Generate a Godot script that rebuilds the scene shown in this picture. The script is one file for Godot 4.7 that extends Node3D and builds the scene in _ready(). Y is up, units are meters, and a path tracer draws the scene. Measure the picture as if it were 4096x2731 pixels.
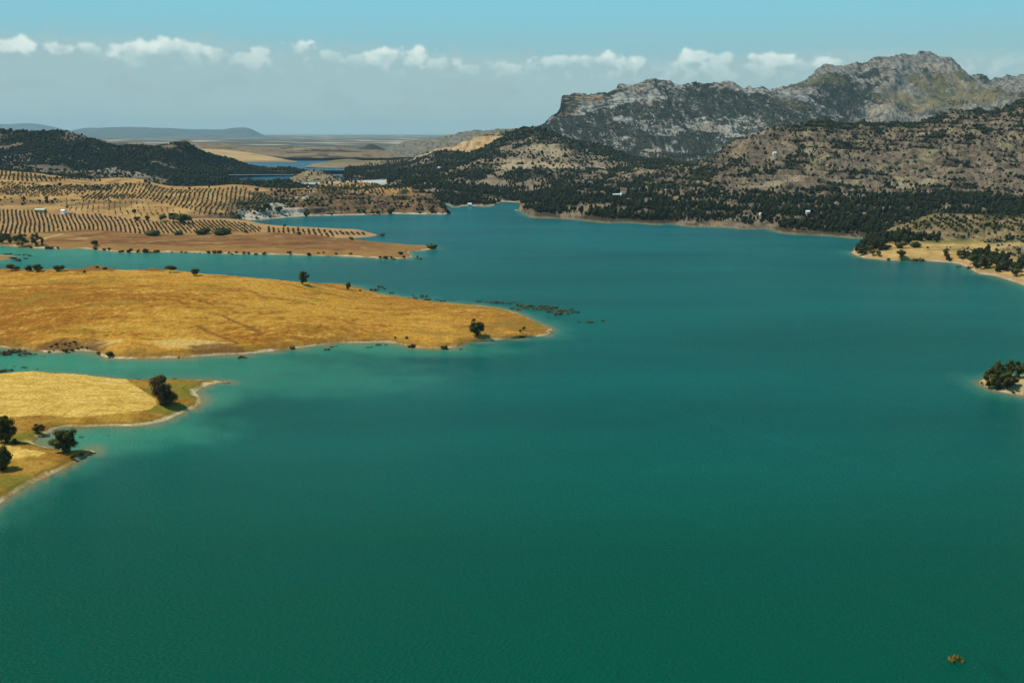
extends Node3D
# A turquoise reservoir seen from a height: golden headlands and olive groves to the left, wooded rocky hills and limestone mountains to the right.

const EYE_HEIGHT := 160.0
const TILT := 0.20595
const REACH := 990.0
const FULL := Vector2i(1024, 682)

var rng := RandomNumberGenerator.new()
var soft := FastNoiseLite.new()
var rough := FastNoiseLite.new()
var ridged := FastNoiseLite.new()
var lands := {}
var seen_depth := PackedFloat32Array()
var seen_point := PackedVector3Array()
var shore_cells := {}
var mat := {}
var taken := {}
var ball_cache := {}
var bare := {}
var wheat := []
var plumes := []
var plants := {}
var clearings := []
var tracks := []
var weeds := Vector3.ZERO


func _ready() -> void:
	rng.seed = 4711
	var cam := Camera3D.new()
	cam.name = "camera"
	cam.position = Vector3(0, EYE_HEIGHT, 0)
	cam.rotation = Vector3(-TILT, 0, 0)
	cam.fov = rad_to_deg(2.0 * atan(341.0 / REACH))
	cam.near = 1.0
	cam.far = 90000.0
	add_child(cam)
	soft.noise_type = FastNoiseLite.TYPE_SIMPLEX_SMOOTH
	soft.frequency = 1.0
	soft.fractal_type = FastNoiseLite.FRACTAL_NONE
	rough.noise_type = FastNoiseLite.TYPE_SIMPLEX_SMOOTH
	rough.frequency = 1.0
	rough.fractal_type = FastNoiseLite.FRACTAL_FBM
	rough.fractal_octaves = 4
	rough.fractal_gain = 0.55
	rough.seed = 7
	ridged.noise_type = FastNoiseLite.TYPE_SIMPLEX_SMOOTH
	ridged.frequency = 1.0
	ridged.fractal_type = FastNoiseLite.FRACTAL_RIDGED
	ridged.fractal_octaves = 4
	ridged.seed = 11
	var env := Environment.new()
	env.background_mode = Environment.BG_SKY
	env.tonemap_mode = Environment.TONE_MAPPER_LINEAR
	env.tonemap_exposure = 1.0
	env.sdfgi_enabled = true
	env.ssao_enabled = true
	env.ssil_enabled = true
	env.fog_enabled = true
	env.fog_density = 0.000022
	env.fog_light_color = Color(0.76, 0.93, 1.0)
	var sky := Sky.new()
	var sky_mat := PanoramaSkyMaterial.new()
	sky_mat.panorama = make_sky()
	sky.sky_material = sky_mat
	env.sky = sky
	var we := WorldEnvironment.new()
	we.name = "sky"
	we.environment = env
	add_child(we)
	var sun := DirectionalLight3D.new()
	sun.name = "sun"
	sun.light_energy = 1.6
	sun.light_color = Color(1.0, 0.95, 0.86)
	sun.light_angular_distance = 0.5
	sun.shadow_enabled = true
	add_child(sun)
	sun.look_at_from_position(Vector3.ZERO, Vector3(0.53, -0.85, 0.03), Vector3.UP)
	make_materials()
	seen_depth.resize(FULL.x * FULL.y)
	seen_depth.fill(1e9)
	seen_point.resize(FULL.x * FULL.y)
	near_land()
	grove_land()
	middle_land()
	right_land()
	mountains()
	far_land()
	water_sheets()
	buildings()
	groves()
	woods()
	placed_trees()
	flooded_bushes()
	shore_bushes()
	dam()
	pylons()
	settle_plants()


# ---------------------------------------------------------------- sight lines and terrain

func ray(px: float, py: float) -> Vector3:
	var cy := -(py - 341.0) / REACH
	return Vector3((px - 512.0) / REACH, cy * cos(TILT) - sin(TILT), -(cos(TILT) + cy * sin(TILT)))


func at_height(px: float, py: float, h: float) -> Vector3:
	var r := ray(px, py)
	var t := (EYE_HEIGHT - h) / maxf(-r.y, 1e-4)
	return Vector3(r.x * t, h, r.z * t)


func at_depth(px: float, py: float, d: float) -> Vector3:
	var r := ray(px, py)
	var t := d / -r.z
	return Vector3(r.x * t, EYE_HEIGHT + r.y * t, -d)


func project(p: Vector3) -> Vector3:
	var q := p - Vector3(0, EYE_HEIGHT, 0)
	var depth := -q.z * cos(TILT) - q.y * sin(TILT)
	if depth < 1.0:
		return Vector3(-1e6, -1e6, -1)
	var up := q.y * cos(TILT) - q.z * sin(TILT)
	return Vector3(512.0 + REACH * q.x / depth, 341.0 - REACH * up / depth, depth)


func spot(px: float, py: float) -> Vector3:
	var best := 1e9
	var found := Vector3.ZERO
	for reach in [1, 2, 4, 7]:
		for y in range(int(py) - reach, int(py) + reach + 1):
			for x in range(int(px) - reach, int(px) + reach + 1):
				if x < 0 or y < 0 or x >= FULL.x or y >= FULL.y:
					continue
				var at := y * FULL.x + x
				if seen_depth[at] < best:
					best = seen_depth[at]
					found = seen_point[at]
		if best < 1e8:
			return found
	return at_height(clampf(px, -60, 1080), maxf(py, 150.0), 0.0)


func row_points(row: Array, mode: String, nu: int) -> PackedVector3Array:
	if row[0] <= -60.0 and row[0] >= -90.0:
		row = [row[0] - 170.0, row[1], row[2]] + row
	var last := row.size() - 3
	if row[last] >= 1100.0 and row[last] <= 1145.0:
		row = row + [row[last] + 170.0, row[last + 1], row[last + 2]]
	var pts := PackedVector3Array()
	var run := PackedFloat32Array()
	var n := row.size() / 3
	var total := 0.0
	for k in n:
		var px: float = row[3 * k]
		var py: float = row[3 * k + 1]
		var v: float = row[3 * k + 2]
		if k > 0:
			total += maxf(0.01, Vector2(px - row[3 * k - 3], py - row[3 * k - 2]).length())
		run.append(total)
		pts.append(at_height(px, py, v) if mode == "height" or v <= 0.0 else at_depth(px, py, v))
	var slope := PackedVector3Array()
	for k in n:
		var a := maxi(k - 1, 0)
		var b := mini(k + 1, n - 1)
		if k == 0 or k == n - 1:
			slope.append((pts[b] - pts[a]) / (run[b] - run[a]))
		else:
			var h0 := run[k] - run[k - 1]
			var h1 := run[k + 1] - run[k]
			slope.append(((pts[k] - pts[k - 1]) / h0 * h1 + (pts[k + 1] - pts[k]) / h1 * h0) / (h0 + h1))
	var out := PackedVector3Array()
	var s := 0
	for i in nu + 1:
		var r := total * i / nu
		while s < n - 2 and run[s + 1] < r:
			s += 1
		var h := run[s + 1] - run[s]
		var t := clampf((r - run[s]) / h, 0, 1)
		out.append(hermite(pts[s], slope[s] * h, pts[s + 1], slope[s + 1] * h, t))
	return out


func hermite(a: Vector3, ma: Vector3, b: Vector3, mb: Vector3, t: float) -> Vector3:
	var t2 := t * t
	var t3 := t2 * t
	return a * (2 * t3 - 3 * t2 + 1) + ma * (t3 - 2 * t2 + t) + b * (3 * t2 - 2 * t3) + mb * (t3 - t2)


func landform(called: String, label: String, mode: String, kind: String, material: String, nu: int, subs: Array, rows: Array, shore_front := false, shore_back := false) -> void:
	var lines := []
	for r in rows:
		lines.append(row_points(r, mode, nu))
	subs = subs.duplicate()
	if shore_front:
		if mode == "height":
			lines[1] = easy_bank(lines[0], lines[1])
		remember_shore(lines[0])
		lines.push_front(apron(lines[0], lines[1]))
		subs.push_front(2)
	if shore_back:
		remember_shore(lines[-1])
		lines.push_back(apron(lines[-1], lines[-2]))
		subs.push_back(2)
	var nv := 0
	for s in subs:
		nv += s
	var pos := PackedVector3Array()
	pos.resize((nu + 1) * (nv + 1))
	var n := lines.size()
	for i in nu + 1:
		var p := PackedVector3Array()
		var h := PackedFloat32Array()
		for k in n:
			p.append(lines[k][i])
			if k:
				h.append(maxf(0.05, p[k].distance_to(p[k - 1])))
		var m := PackedVector3Array()
		var crest := n - 2 - (1 if shore_back else 0)
		for k in n:
			if k == crest:
				m.append((p[k] - p[k - 1]) / h[k - 1])
			elif k == 0:
				m.append((p[1] - p[0]) / h[0])
			elif k == n - 1:
				m.append((p[k] - p[k - 1]) / h[k - 1])
			else:
				m.append(((p[k] - p[k - 1]) / h[k - 1] * h[k] + (p[k + 1] - p[k]) / h[k] * h[k - 1]) / (h[k - 1] + h[k]))
		var j := 0
		for k in n - 1:
			for q in subs[k]:
				var t: float = float(q) / subs[k]
				var v := p[k].lerp(p[k + 1], t) if k >= crest else hermite(p[k], m[k] * h[k], p[k + 1], m[k + 1] * h[k], t)
				pos[j * (nu + 1) + i] = relief(kind, v)
				j += 1
		pos[j * (nu + 1) + i] = relief(kind, p[n - 1])
	finish_land(called, label, kind, material, nu, nv, pos)


func easy_bank(edge: PackedVector3Array, bank: PackedVector3Array) -> PackedVector3Array:
	# a bank never rises more steeply than one in two
	var eye := Vector3(0, EYE_HEIGHT, 0)
	var heights := PackedFloat32Array()
	for i in edge.size():
		var h := bank[i].y
		for k in 40:
			var p := eye + (bank[i] - eye) * (EYE_HEIGHT - h) / (EYE_HEIGHT - bank[i].y)
			var inland := edge[i].z - p.z
			var aside := absf(edge[i].x - p.x)
			if (inland > 0.0 or aside > absf(inland)) and Vector2(inland, aside).length() > 1.8 * h:
				break
			h *= 0.94
		heights.append(maxf(h, 0.12))
	var out := PackedVector3Array()
	for i in edge.size():
		var h := 0.0
		var w := 0.0
		for k in range(maxi(0, i - 8), mini(edge.size(), i + 9)):
			h += heights[k]
			w += 1.0
		out.append(eye + (bank[i] - eye) * (EYE_HEIGHT - h / w) / (EYE_HEIGHT - bank[i].y))
	return out


func apron(edge: PackedVector3Array, inner: PackedVector3Array) -> PackedVector3Array:
	var out := PackedVector3Array()
	for i in edge.size():
		var d := edge[i] - inner[i]
		d.y = 0
		d = d.normalized() * 8.0 if d.length() > 0.3 else Vector3(8, 0, 0)
		out.append(Vector3(edge[i].x + d.x, -2.5, edge[i].z + d.z))
	return out


func remember_shore(edge: PackedVector3Array) -> void:
	for i in edge.size() - 1:
		var steps := int(edge[i].distance_to(edge[i + 1]) / 6.0) + 1
		for s in steps:
			var p := edge[i].lerp(edge[i + 1], float(s) / steps)
			var key := Vector2i(int(floor(p.x / 40.0)), int(floor(p.z / 40.0)))
			if not shore_cells.has(key):
				shore_cells[key] = PackedVector2Array()
			var cell: PackedVector2Array = shore_cells[key]
			cell.append(Vector2(p.x, p.z))
			shore_cells[key] = cell


func shore_distance(x: float, z: float) -> float:
	var best := 70.0 * 70.0
	var here := Vector2(x, z)
	var cx := int(floor(x / 40.0))
	var cz := int(floor(z / 40.0))
	for j in range(cz - 1, cz + 2):
		for i in range(cx - 1, cx + 2):
			var key := Vector2i(i, j)
			if shore_cells.has(key):
				for q: Vector2 in shore_cells[key]:
					best = minf(best, here.distance_squared_to(q))
	return sqrt(best)


func finish_land(called: String, label: String, kind: String, material: String, nu: int, nv: int, pos: PackedVector3Array) -> void:
	var w := nu + 1
	var nrm := PackedVector3Array()
	var col := PackedColorArray()
	nrm.resize(pos.size())
	col.resize(pos.size())
	for j in nv + 1:
		for i in w:
			var at := j * w + i
			var du := pos[j * w + mini(i + 1, nu)] - pos[j * w + maxi(i - 1, 0)]
			var dv := pos[mini(j + 1, nv) * w + i] - pos[maxi(j - 1, 0) * w + i]
			var nn := du.cross(dv)
			nn = nn.normalized() if nn.length_squared() > 1e-9 else Vector3.UP
			if nn.y < -0.05:
				nn = -nn
			nrm[at] = nn
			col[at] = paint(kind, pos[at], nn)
			var s := project(pos[at])
			if s.z > 0 and s.x >= 0 and s.y >= 0 and s.x < FULL.x and s.y < FULL.y:
				var q := int(s.y) * FULL.x + int(s.x)
				if s.z < seen_depth[q]:
					seen_depth[q] = s.z
					seen_point[q] = pos[at]
	var idx := PackedInt32Array()
	idx.resize(nu * nv * 6)
	var k := 0
	for j in nv:
		for i in nu:
			var a := j * w + i
			idx[k] = a
			idx[k + 1] = a + w
			idx[k + 2] = a + 1
			idx[k + 3] = a + 1
			idx[k + 4] = a + w
			idx[k + 5] = a + w + 1
			k += 6
	var arrays := []
	arrays.resize(Mesh.ARRAY_MAX)
	arrays[Mesh.ARRAY_VERTEX] = pos
	arrays[Mesh.ARRAY_NORMAL] = nrm
	arrays[Mesh.ARRAY_COLOR] = col
	arrays[Mesh.ARRAY_INDEX] = idx
	var mesh := ArrayMesh.new()
	mesh.add_surface_from_arrays(Mesh.PRIMITIVE_TRIANGLES, arrays)
	var o := MeshInstance3D.new()
	o.name = numbered(called)
	o.mesh = mesh
	o.material_override = mat[material]
	o.set_meta("label", label)
	o.set_meta("kind", "structure")
	add_child(o, true)
	lands[called] = {"pos": pos, "nu": nu, "nv": nv, "kind": kind}


func smooth(a: float, b: float, x: float) -> float:
	return smoothstep(a, b, x)


func relief(kind: String, p: Vector3) -> Vector3:
	var x := p.x
	var z := p.z
	match kind:
		"grass", "wheat":
			var f := clampf(p.y / 5.0, 0, 1)
			p.y += f * (0.7 * rough.get_noise_2d(x / 40, z / 40) + 0.25 * soft.get_noise_2d(x / 7, z / 7))
			if p.y < 3.0:
				p.y += clampf(p.y, 0, 1) * 0.3 * soft.get_noise_2d(x / 9, z / 9)
		"field":
			p.y += clampf(p.y / 6.0, 0, 1) * (0.8 * soft.get_noise_2d(x / 70, z / 70) + 0.4 * rough.get_noise_2d(x / 18, z / 18))
		"grove":
			p.y += clampf(p.y / 10.0, 0, 1) * (1.0 * soft.get_noise_2d(x / 120, z / 120) + 0.5 * rough.get_noise_2d(x / 25, z / 25))
		"bluff":
			var f := clampf((p.y - 0.5) / 9.0, 0, 1)
			var r := clampf((x + 560.0) / 160.0, 0.15, 1.0)
			var d := ridged.get_noise_2d(x / 70, z / 110) * 5.0 + rough.get_noise_2d(x / 22, z / 22) * 3.0
			p.y += f * (r * d + 3.0 * soft.get_noise_2d(x / 150, z / 150))
			p = ledges(p, 11.0, 1.0 * r * f, -0.02)
		"wooded":
			var f := clampf((p.y - 2.0) / 30.0, 0, 1)
			p.y += f * (16.0 * (ridged.get_noise_2d(x / 420, z / 420)) + 5.0 * rough.get_noise_2d(x / 90, z / 90) + 2.5 * rough.get_noise_2d(x / 25, z / 25))
		"rocky":
			var f := clampf((p.y - 1.0) / 30.0, 0, 1)
			p.y += f * (15.0 * ridged.get_noise_2d(x / 210, z / 420) + 5.0 * rough.get_noise_2d(x / 70, z / 70) + 2.5 * rough.get_noise_2d(x / 22, z / 22)) - f * 6.0
			var near_shore := clampf((p.y - 0.6) / 5.0, 0, 1)
			p.y += near_shore * 1.5 * rough.get_noise_2d(x / 15, z / 15)
			p = ledges(p, 13.0, f * 1.3 * (0.45 + 0.5 * clampf(1.6 * soft.get_noise_2d(x / 190, z / 190) + 0.3, 0, 1)), 0.055)
			for b: Array in bare.get("cave", []):
				var q := Vector2((x - b[0].x) / b[1], (p.y - b[0].y) / b[2])
				var l := q.length_squared()
				if l < 1.0 and absf(z - b[0].z) < 60.0:
					p.z -= 26.0 * (1.0 - l)
					p.y -= 3.0 * (1.0 - l)
		"scrub":
			var f := clampf((p.y - 1.0) / 30.0, 0, 1)
			p.y += f * (15.0 * ridged.get_noise_2d(x / 380, z / 420) + 6.0 * rough.get_noise_2d(x / 90, z / 90) + 2.5 * rough.get_noise_2d(x / 25, z / 25)) - f * 5.0
			p = ledges(p, 18.0, 0.4 * f, -0.03)
		"quarry":
			p.y += 8.0 * rough.get_noise_2d(x / 110, z / 110) + 3.0 * rough.get_noise_2d(x / 30, z / 30)
			p = ledges(p, 22.0, 0.7, 0.0)
		"limestone":
			var f := clampf((p.y - 40.0) / 90.0, 0, 1) * (0.2 + 0.8 * smoothstep(200, 430, x))
			p.y += f * ((14.0 + 14.0 * smoothstep(-4700, -4300, z)) * ridged.get_noise_2d(x / 620, z / 700) + 13.0 * ridged.get_noise_2d(x / 190 + 3, z / 700) + 8.0 * rough.get_noise_2d(x / 110, z / 110) + 6.0 * rough.get_noise_2d(x / 36, z / 36) - 10.0)
			p = ledges(p, 24.0, 0.35 * f * clampf(0.4 + 1.4 * soft.get_noise_2d(x / 210, z / 210), 0, 1), -0.05)
		"peak":
			p.y += 22.0 * ridged.get_noise_2d(x / 520, z / 700) + 16.0 * smoothstep(-6150.0, -5900.0, z) * ridged.get_noise_2d(x / 210 + 9, z / 900) + 13.0 * rough.get_noise_2d(x / 160, z / 160) + 8.0 * ridged.get_noise_2d(x / 75, z / 120) + 5.0 * rough.get_noise_2d(x / 28, z / 34) - 10.0
			p = ledges(p, 40.0, 0.5 * clampf(0.5 + 1.2 * soft.get_noise_2d(x / 260, z / 260), 0, 1), 0.12)
		"beach":
			var f := clampf(p.y / 8.0, 0, 1)
			p.y += f * (1.6 * rough.get_noise_2d(x / 60, z / 60) + 0.6 * rough.get_noise_2d(x / 14, z / 14))
		"islet":
			p.y += clampf(p.y / 2.0, 0, 1) * 0.6 * rough.get_noise_2d(x / 12, z / 12)
		"far":
			p.y += 9.0 * rough.get_noise_2d(x / 300, z / 300)
		"blue":
			p.y += 30.0 * rough.get_noise_2d(x / 1600, z / 1600)
	return p


func ledges(p: Vector3, step: float, amount: float, dip: float) -> Vector3:
	var level := p.y + p.x * dip + 3.0 * soft.get_noise_2d(p.x / 130, p.z / 130)
	var share := level / step - floorf(level / step)
	p.y += amount * step * (smoothstep(0.5, 1.0, share) - share)
	return p


func mixc(a: Color, b: Color, t: float) -> Color:
	return a.lerp(b, clampf(t, 0, 1))


func shore(c: Color, p: Vector3, top: float, pale: Color) -> Color:
	var y := p.y + (0.35 * soft.get_noise_2d(p.x / 11, p.z / 11) + 0.4 * soft.get_noise_2d(p.x / 47, p.z / 47)) * clampf(top, 0.3, 1)
	if y < top * 1.5:
		c = mixc(c, pale * (0.9 + 0.2 * soft.get_noise_2d(p.x / 2.5, p.z / 2.5)), smoothstep(top * 1.5, top, y) * clampf(0.62 + 1.3 * rough.get_noise_2d(p.x / 32, p.z / 32), 0.1, 1.0))
	if p.y < 0.4:
		c = mixc(c, Color(0.23, 0.16, 0.085), smoothstep(0.38, 0.2, p.y) * 0.75)
	return c


func patch_share(p: Vector3, kind: String) -> float:
	var most := 0.0
	for b: Array in bare.get(kind, []):
		var dx: float = (p.x - b[0].x) / b[1]
		var dz: float = (p.z - b[0].z) / b[2]
		var l := dx * dx + dz * dz
		if l < 2.5:
			l = sqrt(l) + 0.35 * rough.get_noise_2d(p.x / (b[1] * 0.5), p.z / (b[2] * 0.5))
			most = maxf(most, smoothstep(1.05, 0.75, l))
	return most


func cover(kind: String, p: Vector3) -> float:
	# how much of the ground trees and shrubs hide, 0 to 1
	var x := p.x
	var z := p.z
	match kind:
		"wooded":
			var n := rough.get_noise_2d(x / 130, z / 130) + 0.5 * soft.get_noise_2d(x / 320 + 9, z / 320)
			return clampf(0.92 - 1.5 * maxf(0, n - 0.22) - patch_share(p, "bare") - 0.78 * patch_share(p, "thin"), 0, 1)
		"scrub":
			var n := rough.get_noise_2d(x / 120 + 5, z / 120) + 0.6 * soft.get_noise_2d(x / 300, z / 300)
			return clampf(0.85 - 1.6 * maxf(0, n - 0.12) - 0.85 * patch_share(p, "bare") - 0.55 * patch_share(p, "half"), 0, 1)
		"rocky":
			var n := rough.get_noise_2d(x / 95, z / 95)
			var low := smoothstep(35.0, 15.0, p.y + 13.0 * soft.get_noise_2d(x / 160, z / 160))
			var base := 0.13 + 0.8 * smoothstep(0.08, 0.4, n)
			base = lerpf(base, 0.95 - 2.4 * maxf(0, -n - 0.05) - 3.2 * maxf(0, rough.get_noise_2d(x / 42 + 70, z / 60) - 0.10), low)
			base = maxf(base, 0.9 * patch_share(p, "dense"))
			base -= 1.0 * patch_share(p, "bare") + 0.6 * patch_share(p, "half")
			return clampf(base, 0.0, 1)
		"limestone":
			var n := rough.get_noise_2d(x / 240, z / 300) + 0.5 * soft.get_noise_2d(x / 600, z / 800)
			return clampf(1.0 - 0.9 * n + 0.4 * patch_share(p, "dense") - 0.95 * patch_share(p, "bare") - 0.45 * patch_share(p, "half"), 0, 1)
		"peak":
			var n := rough.get_noise_2d(x / 260, z / 300)
			return clampf(0.28 - 0.9 * n + 0.75 * patch_share(p, "dense") - 0.6 * patch_share(p, "bare"), 0, 1)
		"bluff":
			var n := rough.get_noise_2d(x / 60, z / 60)
			return clampf(0.22 + 0.7 * smoothstep(0.0, 0.4, n), 0, 1) * maxf(clampf((x + 560.0) / 60.0, 0, 1) * (1.0 - patch_share(p, "bare")), 0.8 * patch_share(p, "brush"))
	return 0.0


func paint(kind: String, p: Vector3, n: Vector3) -> Color:
	var x := p.x
	var z := p.z
	var c := Color(0.2, 0.2, 0.2)
	match kind:
		"grass":
			var bend := z + 18.0 * soft.get_noise_2d(x / 190, z / 190) + x * 0.10
			var s1 := rough.get_noise_2d(x / 100, bend / 24)
			var s2 := rough.get_noise_2d(x / 20, bend / 8)
			var s3 := soft.get_noise_2d(x / 210, z / 160)
			var s4 := rough.get_noise_2d(x / 6.5 + 77, bend / 4)
			var s5 := soft.get_noise_2d(x / 3.4, z / 2.6)
			var t := 0.56 + 0.6 * s1 + 0.75 * s2 + 0.6 * s3 + 0.65 * s4 + 0.2 * s5
			c = mixc(Color(0.33, 0.145, 0.02), Color(0.55, 0.31, 0.05), t)
			c = mixc(c, Color(0.22, 0.10, 0.022), 0.7 * smoothstep(0.15, 0.6, -s1 * 0.5 - 0.6 * s2 - 0.5 * s4))
			c = mixc(c, Color(0.66, 0.46, 0.13), 0.9 * smoothstep(0.28, 0.7, 0.4 * s1 + 0.7 * s2 + 0.6 * s4))
			c = mixc(c, Color(0.27, 0.22, 0.025), 0.65 * smoothstep(0.35, 0.6, rough.get_noise_2d(x / 75 + 31, bend / 24)))
			c = mixc(c, Color(0.66, 0.47, 0.15), 0.8 * patch_share(p, "straw"))
			c = mixc(c, Color(0.29, 0.17, 0.04), 0.65 * smoothstep(5.5, 2.5, p.y + 2.0 * soft.get_noise_2d(x / 25, z / 25)))
			c = mixc(c, Color(0.17, 0.09, 0.035), 0.8 * patch_share(p, "mound"))
			c = mixc(c, Color(0.25, 0.20, 0.03), 0.75 * patch_share(p, "green") * smoothstep(-0.1, 0.3, s2 + 0.5 * s1))
			c = tracked(c, p)
			c = shore(c, p, 1.0, Color(0.66, 0.56, 0.37))
		"wheat":
			var s2 := rough.get_noise_2d(x / 9, z / 7)
			c = mixc(Color(0.29, 0.145, 0.022), Color(0.46, 0.28, 0.05), 0.5 + 0.8 * s2 + 0.5 * soft.get_noise_2d(x / 30, z / 30))
			c = mixc(c, Color(0.21, 0.20, 0.03), 0.8 * clampf(patch_share(p, "green") + smoothstep(0.3, 0.7, rough.get_noise_2d(x / 24 + 9, z / 24)) * 0.6, 0, 1))
			c = mixc(c, Color(0.12, 0.11, 0.025), 0.5 * smoothstep(1.9, 1.4, p.y) * smoothstep(0.9, 1.2, p.y))
			for f: PackedVector2Array in wheat:
				if Geometry2D.is_point_in_polygon(Vector2(x, z), f):
					var line := sin((x * 0.28 + z * 0.96 + 16.0 * soft.get_noise_2d(x / 60, z / 60)) * 1.1)
					c = mixc(Color(0.52, 0.32, 0.05), Color(0.80, 0.56, 0.15), 0.55 + 0.8 * rough.get_noise_2d(x / 30, z / 9) + 0.4 * rough.get_noise_2d(x / 6, z / 4))
					c = mixc(c, Color(0.40, 0.27, 0.05), 0.5 * smoothstep(0.7, 1.0, line))
			c = shore(c, p, 0.8, Color(0.74, 0.61, 0.36))
		"field":
			var s1 := rough.get_noise_2d(x / 110, z / 20)
			c = mixc(Color(0.165, 0.078, 0.035), Color(0.33, 0.175, 0.065), 0.5 + 0.9 * s1 + 0.6 * rough.get_noise_2d(x / 30, z / 9))
			c = mixc(c, Color(0.52, 0.36, 0.13), 0.8 * smoothstep(0.3, 0.6, rough.get_noise_2d(x / 80 + 17, z / 20)))
			c = mixc(c, Color(0.36, 0.21, 0.07), 0.75 * smoothstep(6.5, 3.5, p.y + soft.get_noise_2d(x / 30, z / 30)))
			c = mixc(c, Color(0.26, 0.17, 0.05), 0.5 * smoothstep(0.1, 0.5, soft.get_noise_2d(x / 22, z / 16)) * smoothstep(5.0, 3.0, p.y))
			c = mixc(c, Color(0.44, 0.29, 0.10), 0.6 * patch_share(p, "straw"))
			c = tracked(c, p)
			c = shore(c, p, 0.9, Color(0.66, 0.57, 0.40))
		"grove":
			c = mixc(Color(0.38, 0.205, 0.09), Color(0.52, 0.33, 0.145), 0.5 + 0.9 * rough.get_noise_2d(x / 60, z / 60))
			c = mixc(c, Color(0.45, 0.30, 0.13), 0.5 * smoothstep(0.2, 0.6, soft.get_noise_2d(x / 140, z / 90)))
			c = shore(c, p, 0.9, Color(0.46, 0.38, 0.24))
		"bluff":
			c = mixc(Color(0.36, 0.20, 0.075), Color(0.56, 0.37, 0.145), 0.5 + 1.0 * rough.get_noise_2d(x / 70, z / 70))
			c = mixc(c, Color(0.22, 0.14, 0.06), 0.75 * smoothstep(0.1, 0.45, rough.get_noise_2d(x / 120 + 4, z / 150)))
			c = mixc(c, mixc(Color(0.12, 0.085, 0.042), Color(0.22, 0.15, 0.07), 0.5 + rough.get_noise_2d(x / 14, z / 14)), 0.7 * patch_share(p, "brush"))
			var b := smoothstep(-590.0, -540.0, x + 40.0 * soft.get_noise_2d(x / 60, z / 60)) * smoothstep(44.0, 30.0, p.y - smoothstep(-450, -300, x) * -8.0)
			var rock := mixc(Color(0.12, 0.08, 0.048), Color(0.27, 0.18, 0.088), 0.5 + 1.0 * rough.get_noise_2d(x / 28, z / 28))
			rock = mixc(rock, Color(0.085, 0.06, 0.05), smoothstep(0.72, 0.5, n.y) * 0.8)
			c = mixc(c, rock, b)
			c = mixc(c, mixc(Color(0.060, 0.042, 0.038), Color(0.17, 0.11, 0.075), 0.5 + 1.5 * rough.get_noise_2d(x / 9, p.y / 7)), 0.85 * patch_share(p, "crag"))
			c = mixc(c, mixc(Color(0.35, 0.31, 0.25), Color(0.62, 0.57, 0.46), 0.5 + 1.5 * rough.get_noise_2d(x / 12, z / 12)), 0.95 * patch_share(p, "white"))
			c = shore(c, p, 1.5, Color(0.72, 0.64, 0.48))
		"wooded":
			var w := cover(kind, p)
			c = mixc(Color(0.15, 0.115, 0.08), Color(0.24, 0.20, 0.15), 0.5 + 1.2 * rough.get_noise_2d(x / 35, z / 35))
			c = mixc(c, Color(0.035, 0.042, 0.024), smoothstep(0.35, 0.8, w))
			c = mixc(c, Color(0.30, 0.27, 0.22), 0.8 * patch_share(p, "pale"))
		"rocky":
			var w := cover(kind, p)
			var g := rough.get_noise_2d(x / 40, z / 40)
			c = mixc(Color(0.165, 0.128, 0.095), Color(0.34, 0.27, 0.195), 0.5 + 1.2 * g)
			c = mixc(c, Color(0.40, 0.34, 0.20), 0.85 * smoothstep(0.05, 0.5, rough.get_noise_2d(x / 120 + 40, z / 70) + 0.25 * g))
			c = mixc(c, Color(0.075, 0.07, 0.042), 0.75 * smoothstep(0.0, 0.4, rough.get_noise_2d(x / 17 + 3, z / 17)))
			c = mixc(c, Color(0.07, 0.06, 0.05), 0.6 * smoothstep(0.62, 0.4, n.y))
			c = mixc(c, mixc(Color(0.28, 0.20, 0.10), Color(0.46, 0.34, 0.18), 0.5 + 1.4 * rough.get_noise_2d(x / 14, z / 14)), 0.75 * patch_share(p, "bare"))
			c = mixc(c, Color(0.42, 0.36, 0.24), 0.9 * patch_share(p, "cream"))
			c = mixc(c, Color(0.045, 0.045, 0.025), 0.8 * smoothstep(0.5, 0.9, w))
			c = shore(c, p, 1.5, Color(0.68, 0.60, 0.44))
		"scrub":
			var w := cover(kind, p)
			c = mixc(Color(0.17, 0.135, 0.095), Color(0.33, 0.27, 0.185), 0.5 + 1.0 * rough.get_noise_2d(x / 38, z / 38))
			c = mixc(c, Color(0.46, 0.38, 0.235), 0.75 * patch_share(p, "bare"))
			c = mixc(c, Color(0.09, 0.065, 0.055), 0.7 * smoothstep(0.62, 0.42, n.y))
			c = mixc(c, Color(0.038, 0.043, 0.028), 0.9 * smoothstep(0.4, 0.85, w))
			c = mixc(c, Color(0.44, 0.40, 0.33), 0.9 * patch_share(p, "white"))
			c = shore(c, p, 1.3, Color(0.62, 0.55, 0.40))
		"quarry":
			c = mixc(Color(0.16, 0.15, 0.11), Color(0.25, 0.23, 0.18), 0.5 + rough.get_noise_2d(x / 60, z / 60))
			c = mixc(c, Color(0.05, 0.055, 0.04), smoothstep(0.1, 0.4, rough.get_noise_2d(x / 28 + 8, z / 28)))
			var q := patch_share(p, "orange")
			var o := mixc(Color(0.44, 0.26, 0.09), Color(0.60, 0.47, 0.29), 0.5 + 1.3 * rough.get_noise_2d(x / 25, z / 60))
			c = mixc(c, o, q)
			c = mixc(c, Color(0.42, 0.35, 0.25), 0.9 * patch_share(p, "pale"))
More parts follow.
